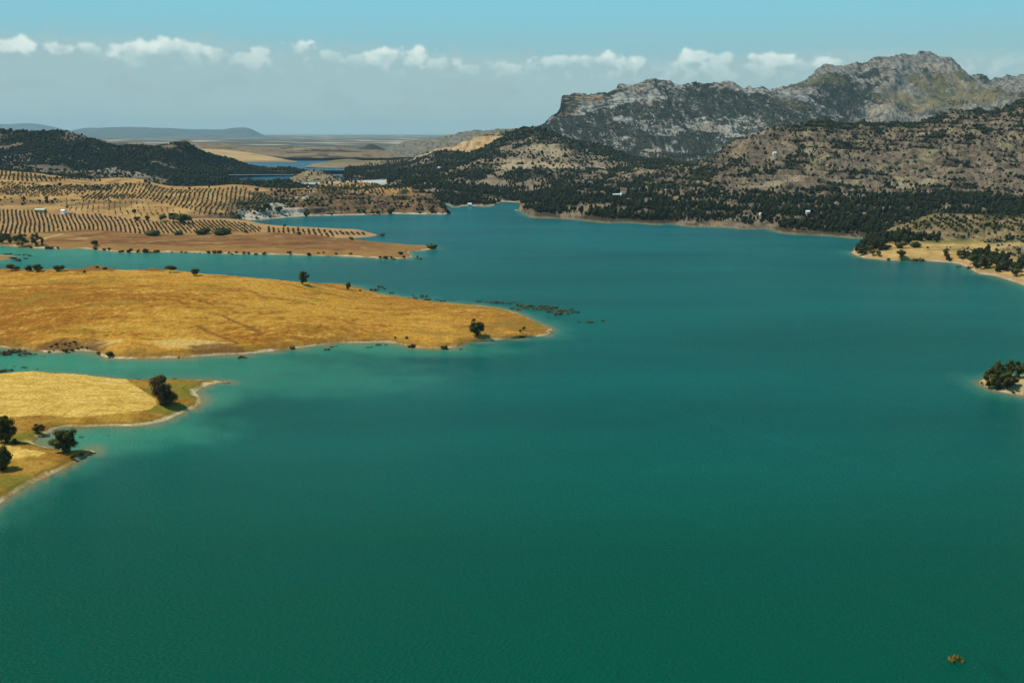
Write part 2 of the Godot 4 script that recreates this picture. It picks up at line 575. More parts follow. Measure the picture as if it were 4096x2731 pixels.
		"limestone":
			var w := cover(kind, p)
			var g := rough.get_noise_2d(x / 30, z / 26)
			var rock := mixc(Color(0.24, 0.25, 0.225), Color(0.60, 0.61, 0.56), 0.5 + 1.1 * g)
			rock = mixc(rock, Color(0.36, 0.29, 0.19), 0.5 * smoothstep(0.2, 0.6, soft.get_noise_2d(x / 260, p.y / 60)))
			rock = mixc(rock, Color(0.44, 0.29, 0.14), 0.75 * patch_share(p, "orange"))
			var green := mixc(Color(0.034, 0.042, 0.034), Color(0.070, 0.080, 0.060), 0.5 + rough.get_noise_2d(x / 90, z / 90))
			var k := smoothstep(0.12, 0.55, w * 0.85 + 1.3 * rough.get_noise_2d(x / 44 + 50, z / 30 + p.y / 7))
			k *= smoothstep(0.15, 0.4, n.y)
			c = mixc(rock, green, k)
			c = mixc(c, Color(0.16, 0.15, 0.09), 0.5 * patch_share(p, "meadow"))
		"peak":
			var w := cover(kind, p)
			var g := rough.get_noise_2d(x / 34, z / 30)
			var rock := mixc(Color(0.19, 0.185, 0.16), Color(0.46, 0.445, 0.39), 0.5 + 1.2 * g)
			rock = mixc(rock, Color(0.07, 0.07, 0.055), 0.8 * smoothstep(0.05, 0.4, rough.get_noise_2d(x / 26 + 15, z / 44 + p.y / 30)))
			var green := mixc(Color(0.022, 0.027, 0.018), Color(0.05, 0.055, 0.035), 0.5 + rough.get_noise_2d(x / 110, z / 110))
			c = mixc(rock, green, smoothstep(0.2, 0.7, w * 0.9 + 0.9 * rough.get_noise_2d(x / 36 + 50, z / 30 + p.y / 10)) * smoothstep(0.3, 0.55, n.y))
			c = mixc(c, mixc(Color(0.22, 0.19, 0.15), Color(0.60, 0.53, 0.40), 0.5 + 1.5 * rough.get_noise_2d(x / 26, z / 40 + p.y / 26)), 0.85 * patch_share(p, "cream"))
			var meadow := patch_share(p, "meadow") * (1.0 - 0.85 * patch_share(p, "bare"))
			c = mixc(c, mixc(Color(0.30, 0.24, 0.12), Color(0.15, 0.145, 0.06), 0.5 + 1.4 * rough.get_noise_2d(x / 200, z / 200)), meadow * smoothstep(0.5, 0.62, n.y + 0.2 * g) * smoothstep(0.35, 0.0, rough.get_noise_2d(x / 55 + 31, z / 70)))
			c = mixc(c, Color(0.13, 0.14, 0.06), 0.8 * patch_share(p, "green"))
		"beach":
			var g := rough.get_noise_2d(x / 22, z / 22)
			c = mixc(Color(0.44, 0.29, 0.10), Color(0.60, 0.42, 0.16), 0.5 + 0.9 * g)
			var up := smoothstep(9.5, 13.0, p.y + 2.0 * soft.get_noise_2d(x / 40, z / 40))
			var slope := mixc(Color(0.15, 0.12, 0.065), Color(0.34, 0.26, 0.13), 0.5 + 1.3 * rough.get_noise_2d(x / 13, z / 13))
			slope = mixc(slope, Color(0.085, 0.085, 0.03), 0.8 * smoothstep(-0.05, 0.35, rough.get_noise_2d(x / 65 + 21, z / 65)))
			c = mixc(c, slope, up)
			c = mixc(c, Color(0.20, 0.19, 0.05), 0.7 * patch_share(p, "green"))
			c = mixc(c, Color(0.45, 0.34, 0.15), 0.9 * patch_share(p, "straw"))
			c = mixc(c, Color(0.40, 0.27, 0.14), 0.8 * smoothstep(3.0, 1.6, p.y))
			c = shore(c, p, 0.9, Color(0.58, 0.52, 0.38))
		"islet":
			c = mixc(Color(0.40, 0.28, 0.12), Color(0.52, 0.40, 0.20), 0.5 + rough.get_noise_2d(x / 8, z / 8))
			c = shore(c, p, 1.2, Color(0.55, 0.45, 0.28))
		"tan":
			c = mixc(Color(0.44, 0.30, 0.14), Color(0.58, 0.43, 0.22), 0.5 + rough.get_noise_2d(x / 160, z / 160))
			c = mixc(c, Color(0.22, 0.17, 0.09), smoothstep(8.0, 3.0, p.y - 25.0) * 0.6)
		"hump":
			c = mixc(Color(0.24, 0.18, 0.10), Color(0.32, 0.26, 0.15), 0.5 + rough.get_noise_2d(x / 90, z / 90))
			c = mixc(c, Color(0.14, 0.15, 0.08), 0.7 * patch_share(p, "green"))
			c = mixc(c, Color(0.06, 0.065, 0.045), 0.8 * smoothstep(0.1, 0.3, rough.get_noise_2d(x / 30, z / 30)) * smoothstep(-620, -560, x))
		"far":
			c = mixc(Color(0.20, 0.14, 0.085), Color(0.30, 0.22, 0.13), 0.5 + rough.get_noise_2d(x / 260, z / 260))
			c = mixc(c, Color(0.06, 0.065, 0.045), 0.85 * smoothstep(0.12, 0.35, rough.get_noise_2d(x / 170 + 60, z / 300)))
			c = mixc(c, Color(0.05, 0.055, 0.04), patch_share(p, "dense"))
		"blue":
			c = mixc(Color(0.085, 0.115, 0.12), Color(0.13, 0.16, 0.165), 0.5 + rough.get_noise_2d(x / 800, z / 800))  # distance haze painted into the far hills: albedo lightened and tinted blue
		"plain":
			var s := rough.get_noise_2d(x / 900, z / 1500)
			c = mixc(Color(0.07, 0.08, 0.055), Color(0.14, 0.13, 0.09), 0.5 + rough.get_noise_2d(x / 500, z / 300))
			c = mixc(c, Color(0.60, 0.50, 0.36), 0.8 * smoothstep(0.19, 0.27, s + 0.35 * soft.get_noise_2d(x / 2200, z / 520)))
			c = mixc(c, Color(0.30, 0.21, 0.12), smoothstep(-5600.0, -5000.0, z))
	return c


func track(px: float, py: float, h: float, px2: float, py2: float, h2: float, wide: float, c: Color) -> void:
	var a := at_height(px, py, h)
	var b := at_height(px2, py2, h2)
	tracks.append([Vector2(a.x, a.z), Vector2(b.x, b.z), wide, c])


func tracked(c: Color, p: Vector3) -> Color:
	var q := Vector2(p.x + 3.0 * soft.get_noise_2d(p.x / 35, p.z / 35), p.z + 3.0 * soft.get_noise_2d(p.z / 35, p.x / 35))
	for t in tracks:
		var near := Geometry2D.get_closest_point_to_segment(q, t[0], t[1])
		var d := q.distance_to(near)
		if d < t[2]:
			c = mixc(c, t[3], 0.75 * smoothstep(t[2], t[2] * 0.4, d))
	return c


func patch(kind: String, px: float, py: float, d: float, rx: float, rz: float) -> void:
	if not bare.has(kind):
		bare[kind] = []
	bare[kind].append([at_depth(px, py, d) if d > 0 else at_height(px, py, -d), rx, rz])


func outline(list: Array, h: float) -> PackedVector2Array:
	var out := PackedVector2Array()
	for k in list.size() / 2:
		var p := at_height(list[2 * k], list[2 * k + 1], h)
		out.append(Vector2(p.x, p.z))
	return out


func near_land() -> void:
	wheat.append(outline([-80, 374, 0, 373.2, 32, 372, 64, 373.4, 96, 376.4, 120, 379.2, 126, 380.3, 134, 389, 147, 395, 155.6, 399, 157, 404, 147, 409, 121, 413, 77, 415, 38, 415.5, 0, 417, -80, 418], 4.2))
	wheat.append(outline([-80, 443, 6, 443.6, 25, 447, 38, 449.5, 46, 451.8, 40, 455, 13, 459, -80, 465], 3.2))
	var brown := Color(0.20, 0.10, 0.025)
	track(196, 325, 12, 222, 337, 7, 2.4, brown)
	track(222, 337, 7, 240, 345, 4, 2.4, brown)
	track(225, 318, 14, 262, 333, 8, 2.4, brown)
	track(30, 242, 6, 46, 238, 9, 4.0, Color(0.60, 0.44, 0.19))
	track(46, 238, 9, 62, 232.5, 14, 4.0, Color(0.60, 0.44, 0.19))
	track(150, 243, 6, 210, 238, 9, 3.5, Color(0.48, 0.33, 0.13))
	patch("green", 180, 388, -4, 22, 26)
	patch("green", 160, 407, -3, 25, 12)
	patch("green", 35, 437, -2, 20, 14)
	patch("green", 20, 482, -2, 14, 10)
	patch("straw", 189, 342, -7, 34, 12)
	patch("straw", 100, 341, -7, 22, 8)
	patch("mound", 97, 268, -33, 34, 26)
	patch("mound", 152, 268.5, -32, 18, 14)
	patch("mound", 66, 347, -4, 34, 18)
	patch("mound", 217, 347, -5, 22, 12)
	patch("green", 88, 282, -29, 45, 14)
	patch("green", 45, 300, -23, 30, 22)
	patch("green", 215, 293, -22, 18, 14)
	patch("green", 500, 306, -3, 50, 12)
	patch("green", 530, 326, -2, 30, 18)
	landform("near_point", "low grassy point in the corner of the lake with a pale shore", "height", "wheat", "earth", 240, [5, 14, 12, 5], [
		[-70, 548, 0, -30, 523, 0, 0, 503.6, 0, 12.8, 494.6, 0, 25.5, 487, 0, 42, 479.3, 0, 57.4, 471.7, 0, 72.7, 464, 0, 83, 457.7, 0, 89, 453.5, 0, 96.3, 452, 0],
		[-70, 533, 2, -30, 509, 2, 0, 490.5, 2, 25, 477, 2, 42, 469.5, 2, 57, 463, 2, 72, 456.5, 1.8, 83, 452.8, 1.5, 89, 451.4, 1.1, 95, 451.8, 0.5],
		[-70, 490, 3.5, 0, 465, 3.5, 25, 459, 3.5, 42, 455.2, 3.3, 57, 452.8, 2.8, 72, 451.4, 2, 83, 450.7, 1.5, 89, 450.6, 1.1, 95, 451.75, 0.4],
		[-70, 438, 2.5, 0, 440, 2.3, 20, 441.7, 2, 33, 443.7, 1.6, 42, 446.2, 1.5, 53, 448.4, 1.3, 66, 449.9, 1.2, 81, 449.7, 1.1, 89, 449.7, 0.9, 95.6, 451.6, 0.3],
		[-70, 436, 0, 0, 438, 0, 20, 440, 0, 34, 442.5, 0, 36.5, 444.2, 0, 42, 445.5, 0, 53.6, 448, 0, 66, 450, 0, 81, 449.6, 0, 89, 449.1, 0, 96.3, 451.5, 0]], true, true)
	landform("wheat_headland", "low headland with a pale mown wheat field and a grassy tip", "height", "wheat", "earth", 400, [5, 22, 22, 16, 5], [
		[-70, 448, 0, -30, 447, 0, 0, 446, 0, 20, 445, 0, 33, 442.6, 0, 34.4, 441.5, 0, 39.5, 437, 0, 48.5, 432.8, 0, 56, 429, 0, 63.8, 427, 0, 81.6, 427, 0, 102, 425.8, 0, 122.4, 426, 0, 140, 425.8, 0, 153, 423.2, 0, 168, 420, 0, 178.6, 414.3, 0, 188.8, 410.5, 0, 199, 405.4, 0, 202.8, 400.3, 0, 199, 395, 0, 196.4, 392.6, 0, 201.5, 388.8, 0, 211.7, 384.5, 0, 224.5, 382.5, 0, 231.5, 382.6, 0],
		[-70, 437, 2, 0, 436, 2, 20, 434, 2, 34, 431.5, 2, 45, 428, 2, 56, 425.5, 2, 65, 424.3, 2, 82, 424.3, 2, 102, 423, 2, 122, 422.5, 2, 140, 421.5, 2, 153, 418, 2, 166, 413, 2, 176, 408.5, 2, 184, 405, 2, 189, 402, 2, 191, 398, 2, 187, 392.5, 2, 184, 389.5, 2, 190, 386.5, 1.8, 202, 382.8, 1.2, 215, 381.2, 0.7, 228, 382.2, 0.2],
		[-70, 415, 5, 0, 413, 5, 40, 411, 5, 90, 409, 5, 130, 406, 5, 150, 402, 4.5, 163, 398, 4, 172, 393, 3.5, 178, 389, 3, 184, 385.5, 2.5, 200, 381.7, 1.4, 215, 380.9, 0.7, 228, 382, 0.2],
		[-70, 390, 8, 0, 388, 8, 60, 388, 8, 100, 389, 7.5, 130, 388, 7, 150, 387, 5.5, 165, 384, 4, 180, 381.5, 2.5, 200, 380.5, 1.5, 215, 380.4, 0.7, 228, 381.9, 0.2],
		[-70, 374, 8.5, 0, 372.8, 8.5, 25.5, 371.3, 9, 63.8, 372.8, 8.5, 95.7, 375.8, 8, 121, 378.3, 6, 145, 379, 4.5, 170, 379, 3, 190, 379.3, 2, 212, 379.9, 0.9, 228, 381.8, 0.2],
		[-70, 376.5, 0, 0, 375.3, 0, 25, 374, 0, 64, 375.2, 0, 96, 377.7, 0, 121, 379.6, 0, 145, 379.6, 0, 170, 379.3, 0, 191, 379.4, 0, 216.8, 380.2, 0, 231.5, 382.3, 0]], true, true)
	landform("golden_headland", "long golden dry grass hill running out into the lake", "height", "grass", "grass", 690, [8, 30, 40, 40, 26, 7], [
		[-80, 345, 0, 0, 347, 0, 25.7, 349.4, 0, 35, 350.5, 0, 49, 352.3, 0, 65.5, 352.3, 0, 82, 350.8, 0, 97, 353, 0, 103, 356.6, 0, 111, 358.1, 0, 138, 358.7, 0, 169.5, 358.1, 0, 191.7, 357, 0, 216, 355.2, 0, 245, 354, 0, 282, 350.1, 0, 314, 345.7, 0, 339, 343, 0, 361.6, 342.8, 0, 385.5, 342.5, 0, 401.5, 344.4, 0, 417.4, 347.6, 0, 438, 348.9, 0, 454, 347.3, 0, 463.6, 344, 0, 476.4, 341.7, 0, 505, 339.3, 0, 529, 336.9, 0, 545, 335.3, 0, 553.7, 332.1, 0],
		[-80, 341, 2.5, 0, 343, 2.5, 35, 346, 2.5, 65, 348, 2.5, 82, 347, 2.5, 102, 350.5, 2.5, 111, 353, 2.5, 138, 354.5, 2.5, 170, 354.2, 2.5, 216, 351.7, 2.5, 250, 350, 2.5, 282, 347, 2.5, 314, 343, 2.3, 339, 340.4, 2.2, 361, 340, 2.2, 385, 339.8, 2.2, 401, 341.3, 2.2, 417, 343.5, 2.2, 438, 345, 2.2, 454, 344, 2.2, 466, 341.2, 2.1, 480, 339.3, 2, 505, 337.2, 1.8, 529, 335, 1.5, 544, 333.5, 1, 550.5, 331.8, 0.5],
		[-80, 328, 9, 0, 330, 9, 60, 332, 10, 100, 333, 9, 150, 334, 9, 216, 334, 8, 275, 333, 8, 339, 331, 6, 385, 330, 5, 417, 331, 4.5, 454, 331, 4, 480, 330, 3.5, 510, 328, 3, 535, 328, 2, 549, 331, 1],
		[-80, 302, 21, 0, 303, 22, 100, 304, 23, 170, 305, 22, 216, 306, 20, 275, 306, 17, 339, 306, 12, 385, 310, 8, 417, 313, 7, 454, 314, 5.5, 480, 315, 5, 510, 318, 4, 530, 322, 3, 549, 330.6, 1],
		[-80, 281, 29, 0, 281, 29.5, 100, 281.5, 30, 170, 283, 29, 220, 285, 27, 275, 288, 23, 339, 291, 15, 375, 297, 9, 405, 300.5, 7, 445, 306, 6, 475, 308.5, 5, 507, 313, 3.5, 528, 318.5, 2.8, 549, 330.4, 1],
		[-80, 268, 32, 0, 268.2, 32, 29, 269.2, 32, 64, 268.7, 33, 82, 267.6, 34, 92, 265.2, 35, 99, 265, 35, 106, 266.4, 34.5, 114, 268.2, 33.5, 146, 268.5, 32, 152, 267.3, 32, 160, 268.3, 31.5, 170, 269.3, 31, 193, 272.2, 30, 222, 274.6, 29, 250, 276.9, 27, 275, 279.1, 25, 298, 281.7, 22, 320, 283, 18, 340, 283.5, 13, 356, 286.6, 8, 377, 293, 5, 400, 296.8, 5, 441, 302.6, 4.5, 473, 305.5, 3.5, 505, 310.5, 2.5, 525, 317, 2, 540, 324, 1.5, 549, 330, 0.8],
		[-80, 271.5, 0, 0, 271.5, 0, 100, 271.3, 0, 170, 273, 0, 222, 277.6, 0, 275, 281.6, 0, 310, 284, 0, 335, 284.6, 0, 352, 286.6, 0, 364.8, 289.6, 0, 377.6, 292.9, 0, 401.5, 296.4, 0, 441, 301.9, 0, 473, 304.4, 0, 505, 309, 0, 521, 313.9, 0, 537, 321.8, 0, 546.6, 325.5, 0, 553, 329, 0, 553.9, 331.6, 0]], true, true)
	landform("small_spit", "small low brown spit at the edge of the channel", "height", "field", "earth", 40, [6, 6], [
		[-80, 262, 0, 0, 259.5, 0, 10, 258.6, 0, 17, 257.6, 0],
		[-80, 257, 2.5, 0, 256, 2.5, 12, 256.6, 1.5, 16, 257.3, 0.5],
		[-80, 254.5, 0, 0, 254.8, 0, 12, 256, 0, 17.2, 257.3, 0]], true, true)
	landform("islet", "pale sandy spit with dark pines at the edge of the lake", "height", "islet", "earth", 150, [5, 8, 6, 5], [
		[978, 381.5, 0, 981, 384, 0, 990.8, 389, 0, 1003.6, 392.3, 0, 1016, 394.3, 0, 1024, 395, 0, 1060, 398, 0, 1130, 401, 0, 1200, 398, 0, 1260, 388, 0],
		[979.5, 380.8, 1, 984, 382.6, 1.4, 993, 386.3, 1.6, 1005, 389, 1.8, 1018, 390.5, 1.8, 1026, 391, 1.8, 1060, 393.5, 2, 1130, 396, 2, 1200, 393, 1.6, 1257, 387, 0.5],
		[980, 380.2, 1, 988, 379, 3, 1000, 379, 4, 1012, 379, 5, 1024, 378.5, 6, 1060, 377.5, 6, 1130, 377, 6, 1200, 380, 4, 1255, 385, 0.8],
		[980.5, 379.9, 0.8, 990, 376.3, 3, 1005, 375, 5, 1024, 374, 6, 1060, 372.5, 7, 1130, 371, 7, 1200, 376, 4, 1255, 384, 0.8],
		[981, 379.8, 0, 992, 377, 0, 1010, 376.2, 0, 1030, 376, 0, 1060, 375, 0, 1130, 374, 0, 1200, 377.5, 0, 1260, 386, 0]], true, true)


func grove_land() -> void:
	patch("straw", 40, 236, -10, 60, 18)
	patch("straw", 220, 234, -12, 90, 14)
	landform("brown_headland", "brown ploughed headland with shrubs along its pale shore", "height", "field", "earth", 430, [6, 20, 20, 8], [
		[-80, 243, 0, 0, 244.8, 0, 28, 247.5, 0, 56, 248.7, 0, 82, 248.4, 0, 126, 252, 0, 164, 251.8, 0, 199, 252.6, 0, 245, 254, 0, 295, 254.7, 0, 324, 255.7, 0, 348, 256.3, 0, 375, 257.8, 0, 394.5, 258.6, 0, 407, 257.9, 0, 412.6, 256.5, 0, 409, 252.5, 0, 421, 250.4, 0, 431, 248.8, 0, 435, 247, 0],
		[-80, 239.5, 2.5, 0, 241, 2.5, 28, 244, 2.5, 56, 245.8, 2.5, 82, 245.5, 2.5, 126, 249, 2.5, 164, 249, 2.5, 199, 249.6, 2.5, 245, 251, 2.5, 295, 251.7, 2.5, 324, 252.7, 2.5, 348, 253.3, 2.5, 375, 254.8, 2.5, 393, 255.8, 2.2, 404, 255.6, 2, 409, 254.8, 1, 406, 251.8, 1.5, 418, 249.4, 1.4, 428, 248, 1.2, 434, 246.9, 0.6],
		[-80, 234, 8, 0, 236, 8, 28, 239, 8, 82, 239, 8, 126, 241, 8, 199, 242, 8, 245, 243, 8, 295, 244.3, 8, 348, 247, 7, 375, 249, 5, 393, 250.3, 4, 402, 250, 3, 412, 248, 2, 424, 246.9, 1.5, 433.5, 246.6, 0.6],
		[-80, 230, 16, 0, 233, 14, 21, 233, 14, 47, 231, 15, 99, 229.4, 16, 117, 231, 15, 144, 233.5, 13, 175, 233, 13, 222, 231.6, 14, 257, 231.8, 14, 301, 233.2, 12, 342, 238, 9, 377, 241.2, 6, 400, 243.6, 4, 417, 245, 2.5, 433, 246.2, 0.8],
		[-80, 232, 8, 0, 235, 5, 47, 233.5, 5, 99, 232, 6, 144, 235.5, 4, 222, 233.8, 4, 257, 233.5, 4, 301, 234.8, 2, 342, 239, 0.5, 377, 241.8, 0, 400, 243.6, -0.5, 421, 244.9, -0.5, 434, 245.9, -0.5]], true, false)
	landform("striped_grove_hill", "low earth slope planted with straight rows of olive trees", "height", "grove", "earth", 330, [14, 22, 6], [
		[-80, 236, 4, 0, 236, 5, 47, 234.5, 6, 99, 233.5, 6, 144, 236, 5, 175, 235, 5, 222, 234, 4, 257, 234, 3, 301, 235, 1.2, 342, 238, 0, 352, 238.1, 0, 361, 237.4, 0, 370, 236.6, 0, 378, 235.3, 0],
		[-80, 224, 14, 0, 224, 14, 60, 225, 13, 117, 227, 12, 144, 230, 10, 175, 231, 9, 222, 228.5, 8, 257, 229, 7, 301, 230.5, 5, 342, 233, 3, 361, 234, 2, 372, 234.6, 1, 377.8, 235.2, 0.3],
		[-80, 206, 30, 0, 207.2, 30, 58.5, 211.9, 26, 99, 212, 26, 117, 214.8, 23, 134.5, 218.3, 20, 169.5, 220, 18, 193, 218.3, 18, 222, 218.3, 17, 245.5, 220, 14, 265, 224, 9, 300, 226.2, 6, 330, 227.9, 4.5, 362, 230.2, 2.5, 376, 234, 0.5],
		[-80, 212, 20, 0, 212, 18, 58, 216, 14, 99, 216, 14, 134, 221, 10, 169, 222, 9, 222, 221, 6, 240, 221.5, 0, 265, 225, -1, 300, 226.6, -1, 330, 228, -1, 362, 230, -1, 377, 234.5, -1]], false, false)
	patch("white", 256, 215.5, -6, 36, 36)
	patch("white", 280, 211, -10, 48, 44)
	patch("white", 295, 213, -6, 30, 36)
	patch("white", 300, 199, -22, 26, 24)
	patch("white", 313, 194, -28, 24, 14)
	for q in [[10, 201, -33, 150, 30], [95, 206, -26, 70, 18], [70, 187, -51, 130, 18], [150, 191, -41, 100, 14], [20, 176, -66, 200, 30], [60, 179, -58, 90, 22], [265, 192, -36, 40, 40], [290, 194, -30, 60, 30]]:
		patch("brush", q[0], q[1], q[2], q[3], q[4])
	for q in [[322, 194, 26], [338, 196, 34], [352, 198, 30], [372, 199, 34], [388, 201, 30], [425, 196, 34], [437, 199, 30], [310, 199, 20]]:
		patch("crag", q[0], q[1], -22, q[2], 26)
	landform("olive_bluff_hill", "olive planted earth hills ending in a brown and white rocky bluff over the lake", "height", "bluff", "earth", 480, [26, 26, 28, 22, 8], [
		[-80, 213, 16, 0, 213, 16, 40, 213, 16, 80, 217, 13, 117, 219, 11, 134, 222, 9, 170, 223, 7, 200, 221, 6, 222, 221.5, 3, 234, 220.3, 0.6, 241, 219, 0, 251, 219.8, 0, 272, 218.3, 0, 303, 216, 0, 336, 215.2, 0, 365, 214.5, 0, 400, 213.6, 0, 424, 214, 0, 445, 213.8, 0, 451, 212.8, 0],
		[-80, 205, 28, 0, 205, 28, 40, 204, 28, 80, 207, 26, 117, 209, 24, 170, 212, 20, 200, 213, 17, 225, 214, 11.5, 241, 213.4, 10.5, 251, 213, 11, 272, 211, 13, 303, 208, 14, 336, 209, 11, 365, 208, 11, 400, 207, 11, 424, 207, 11, 440, 208, 9, 449, 211, 2],
		[-80, 192, 45, 0, 192, 44, 40, 192, 44, 80, 194, 42, 117, 197, 38, 170, 200, 34, 200, 201, 31, 225, 201, 28, 241, 202, 24, 251, 203, 21, 272, 202, 22, 303, 200, 22, 336, 199, 22, 365, 198, 22, 400, 198, 21, 424, 199, 19, 438, 202, 14, 447, 208.5, 4],
		[-80, 170, 78, 0, 172, 72, 23, 174, 68, 47, 176, 64, 70, 178, 60, 100, 180.5, 56, 123, 178.6, 58, 140, 179, 57, 168, 186.2, 46, 210, 185.6, 45, 248, 185.6, 42, 260, 188.5, 38, 281, 189, 36, 307, 190.5, 34, 336, 192, 31, 365, 193.3, 29, 385, 195, 27, 400, 195.5, 26, 424, 194, 27, 436, 198, 20, 446, 208.3, 5],
		[-80, 168, 78, 0, 169, 75, 47, 174.5, 62, 93, 179, 54, 123, 178.4, 54.5, 168, 185.8, 42, 210, 185.3, 41, 248, 185.2, 39, 270, 187.5, 37, 290, 188, 37, 307, 187, 40, 325, 183.5, 42, 348, 183.2, 42, 377, 183.8, 41, 404, 187.3, 36, 421, 190.8, 30, 435, 196.5, 22, 446, 208.2, 4.5],
		[-80, 171, 66, 0, 172, 60, 47, 178, 45, 93, 183, 40, 123, 183, 38, 168, 189, 32, 210, 188.5, 30, 248, 189, 28, 290, 191, 22, 325, 187.5, 24, 348, 187, 24, 377, 188, 22, 404, 191, 18, 421, 195, 10, 435, 200, 6, 446, 208, 3]], true, false)


func middle_land() -> void:
	patch("bare", 8, 141, 3180, 45, 40)
	patch("thin", 30, 166, 2760, 330, 150)
	patch("thin", 100, 172, 2720, 180, 110)
	patch("pale", 118, 173, 2760, 90, 40)
	patch("pale", 134, 174.5, 2760, 40, 36)
	patch("pale", 18, 150, 3060, 60, 30)
	patch("bare", 48, 158, 3000, 200, 22)
	patch("pale", 72, 149, 3100, 50, 22)
	patch("bare", 60, 166, 2880, 160, 26)
	patch("pale", 113, 171, 2800, 50, 40)
	patch("pale", 133, 173, 2790, 26, 26)
	patch("bare", 166, 153, 3400, 26, 30)
	patch("bare", 165, 166, 3240, 70, 20)
	patch("pale", 180, 168, 3240, 60, 14)
	patch("pale", 228, 172, 3480, 30, 40)
	landform("forest_foot", "low dark wooded rise in front of the narrow blue lake", "depth", "wooded", "earth", 200, [22, 6], [
		[-80, 176, 2500, 0, 176, 2520, 47, 179, 2560, 93, 184, 2600, 123, 187, 2620, 168, 191, 2650, 210, 192, 2640, 250, 192, 2620, 280, 193, 2600, 304, 193, 2600, 330, 194, 2600],
		[-80, 165, 2750, 0, 167, 2750, 47, 172, 2750, 100, 171, 2780, 140, 173.5, 2780, 175, 178, 2780, 222, 181, 2780, 248, 181.5, 2780, 272, 182.5, 2780, 290, 184, 2770, 304, 186.5, 2750, 330, 190, 2700],
		[-80, 170, 2900, 0, 172, 2900, 100, 178, 2920, 175, 185, 2920, 222, 187.5, 2880, 272, 188.5, 2870, 304, 190, 2850, 330, 192, 2820]])
	landform("wooded_hill", "dark wooded hill range with small pale rock outcrops", "depth", "wooded", "earth", 330, [24, 44, 30, 8], [
		[-80, 172, 2900, 0, 174, 2950, 100, 178, 3000, 175, 178.5, 3050, 215, 177.5, 3200, 240, 175.5, 3450, 260, 174.5, 3550, 285, 174.2, 3600, 305, 174, 3650],
		[-80, 158, 3020, 0, 160, 3050, 47, 160, 3060, 93, 166, 3100, 123, 168, 3140, 168, 169, 3180, 210, 172, 3320, 240, 173, 3490, 260, 173.2, 3590, 285, 173.2, 3640, 305, 173.4, 3680],
		[-80, 142, 3150, 0, 146, 3200, 47, 145, 3220, 93, 151, 3260, 123, 156, 3290, 168, 157, 3320, 190, 160, 3400, 210, 165, 3440, 240, 170.5, 3550, 260, 171.2, 3640, 285, 172, 3680, 305, 172.6, 3720],
		[-80, 126, 3250, 0, 130.6, 3300, 9.4, 133.5, 3300, 29, 132.4, 3310, 41, 131.2, 3320, 52.6, 130.3, 3330, 70, 131.2, 3350, 79.5, 134.7, 3360, 89, 138.2, 3370, 100.5, 141.1, 3380, 112, 146.4, 3390, 134.5, 146.4, 3400, 152, 149.3, 3410, 163.7, 147.6, 3420, 173, 144.7, 3440, 180, 143.8, 3450, 187, 145.2, 3460, 198.8, 151.1, 3480, 216, 157.5, 3520, 234, 162.2, 3600, 257, 167.5, 3680, 277, 170, 3720, 295, 170.5, 3740, 312, 172, 3770],
		[-80, 150, 3900, 0, 150, 3900, 100, 152, 3900, 180, 158, 3950, 250, 169, 4000, 312, 172.5, 4000]])
	landform("brown_knoll", "round brown scrubby knoll beside the dam", "depth", "hump", "earth", 90, [10, 14, 6], [
		[284, 182, 3130, 300, 182.2, 3130, 320, 182, 3120, 336, 182, 3110, 350, 181.5, 3100],
		[290, 177.5, 3210, 300, 175.5, 3230, 312, 174, 3250, 325, 176, 3220, 337, 178.3, 3190, 349, 180.5, 3160],
		[294, 176, 3300, 301, 172.3, 3320, 309, 170, 3330, 318, 170.3, 3330, 329, 173.6, 3320, 338, 177, 3300, 349, 179.8, 3280],
		[294, 179, 3500, 309, 176, 3500, 329, 178, 3480, 349, 181, 3450]])
	patch("orange", 466, 146, 3740, 170, 190)
	patch("orange", 482, 142, 3760, 70, 60)
	patch("pale", 432, 154, 3680, 90, 90)
	patch("pale", 414, 158, 3660, 60, 90)
	landform("quarry_hill", "ridge cut by an orange and cream quarry face", "depth", "quarry", "earth", 200, [10, 34, 6], [
		[392, 170, 3500, 417, 166, 3520, 440, 162, 3520, 470, 158, 3550, 500, 148, 3600, 530, 142, 3600],
		[396, 164, 3600, 417, 160.5, 3620, 440, 156, 3640, 470, 154, 3660, 500, 142, 3700, 530, 136, 3700],
		[400, 160, 3700, 408, 158, 3720, 417, 155.3, 3740, 439, 148.2, 3800, 455, 143.5, 3830, 470, 138.4, 3860, 488, 133.2, 3900, 500, 130.9, 3920, 515, 129.6, 3950, 540, 127, 4000],
		[400, 166, 4300, 440, 156, 4300, 500, 142, 4300, 540, 137, 4300]])
	patch("bare", 365, 180.5, 3090, 110, 45)
	patch("bare", 545, 152, 3020, 70, 60)
	patch("bare", 530, 163, 2880, 110, 60)
	patch("bare", 572, 167, 2850, 60, 40)
	patch("half", 560, 158, 2950, 220, 160)
	patch("half", 465, 167, 2950, 90, 60)
	patch("half", 450, 176, 2750, 110, 60)
	patch("half", 540, 187, 2620, 150, 70)
	patch("bare", 610, 165, 2850, 50, 40)
	patch("bare", 493, 200, 2420, 40, 26)
	patch("white", 441, 186.5, 2650, 10, 18)
	patch("white", 406, 183.5, 2820, 40, 12)
	patch("white", 513, 203, 2300, 60, 16)
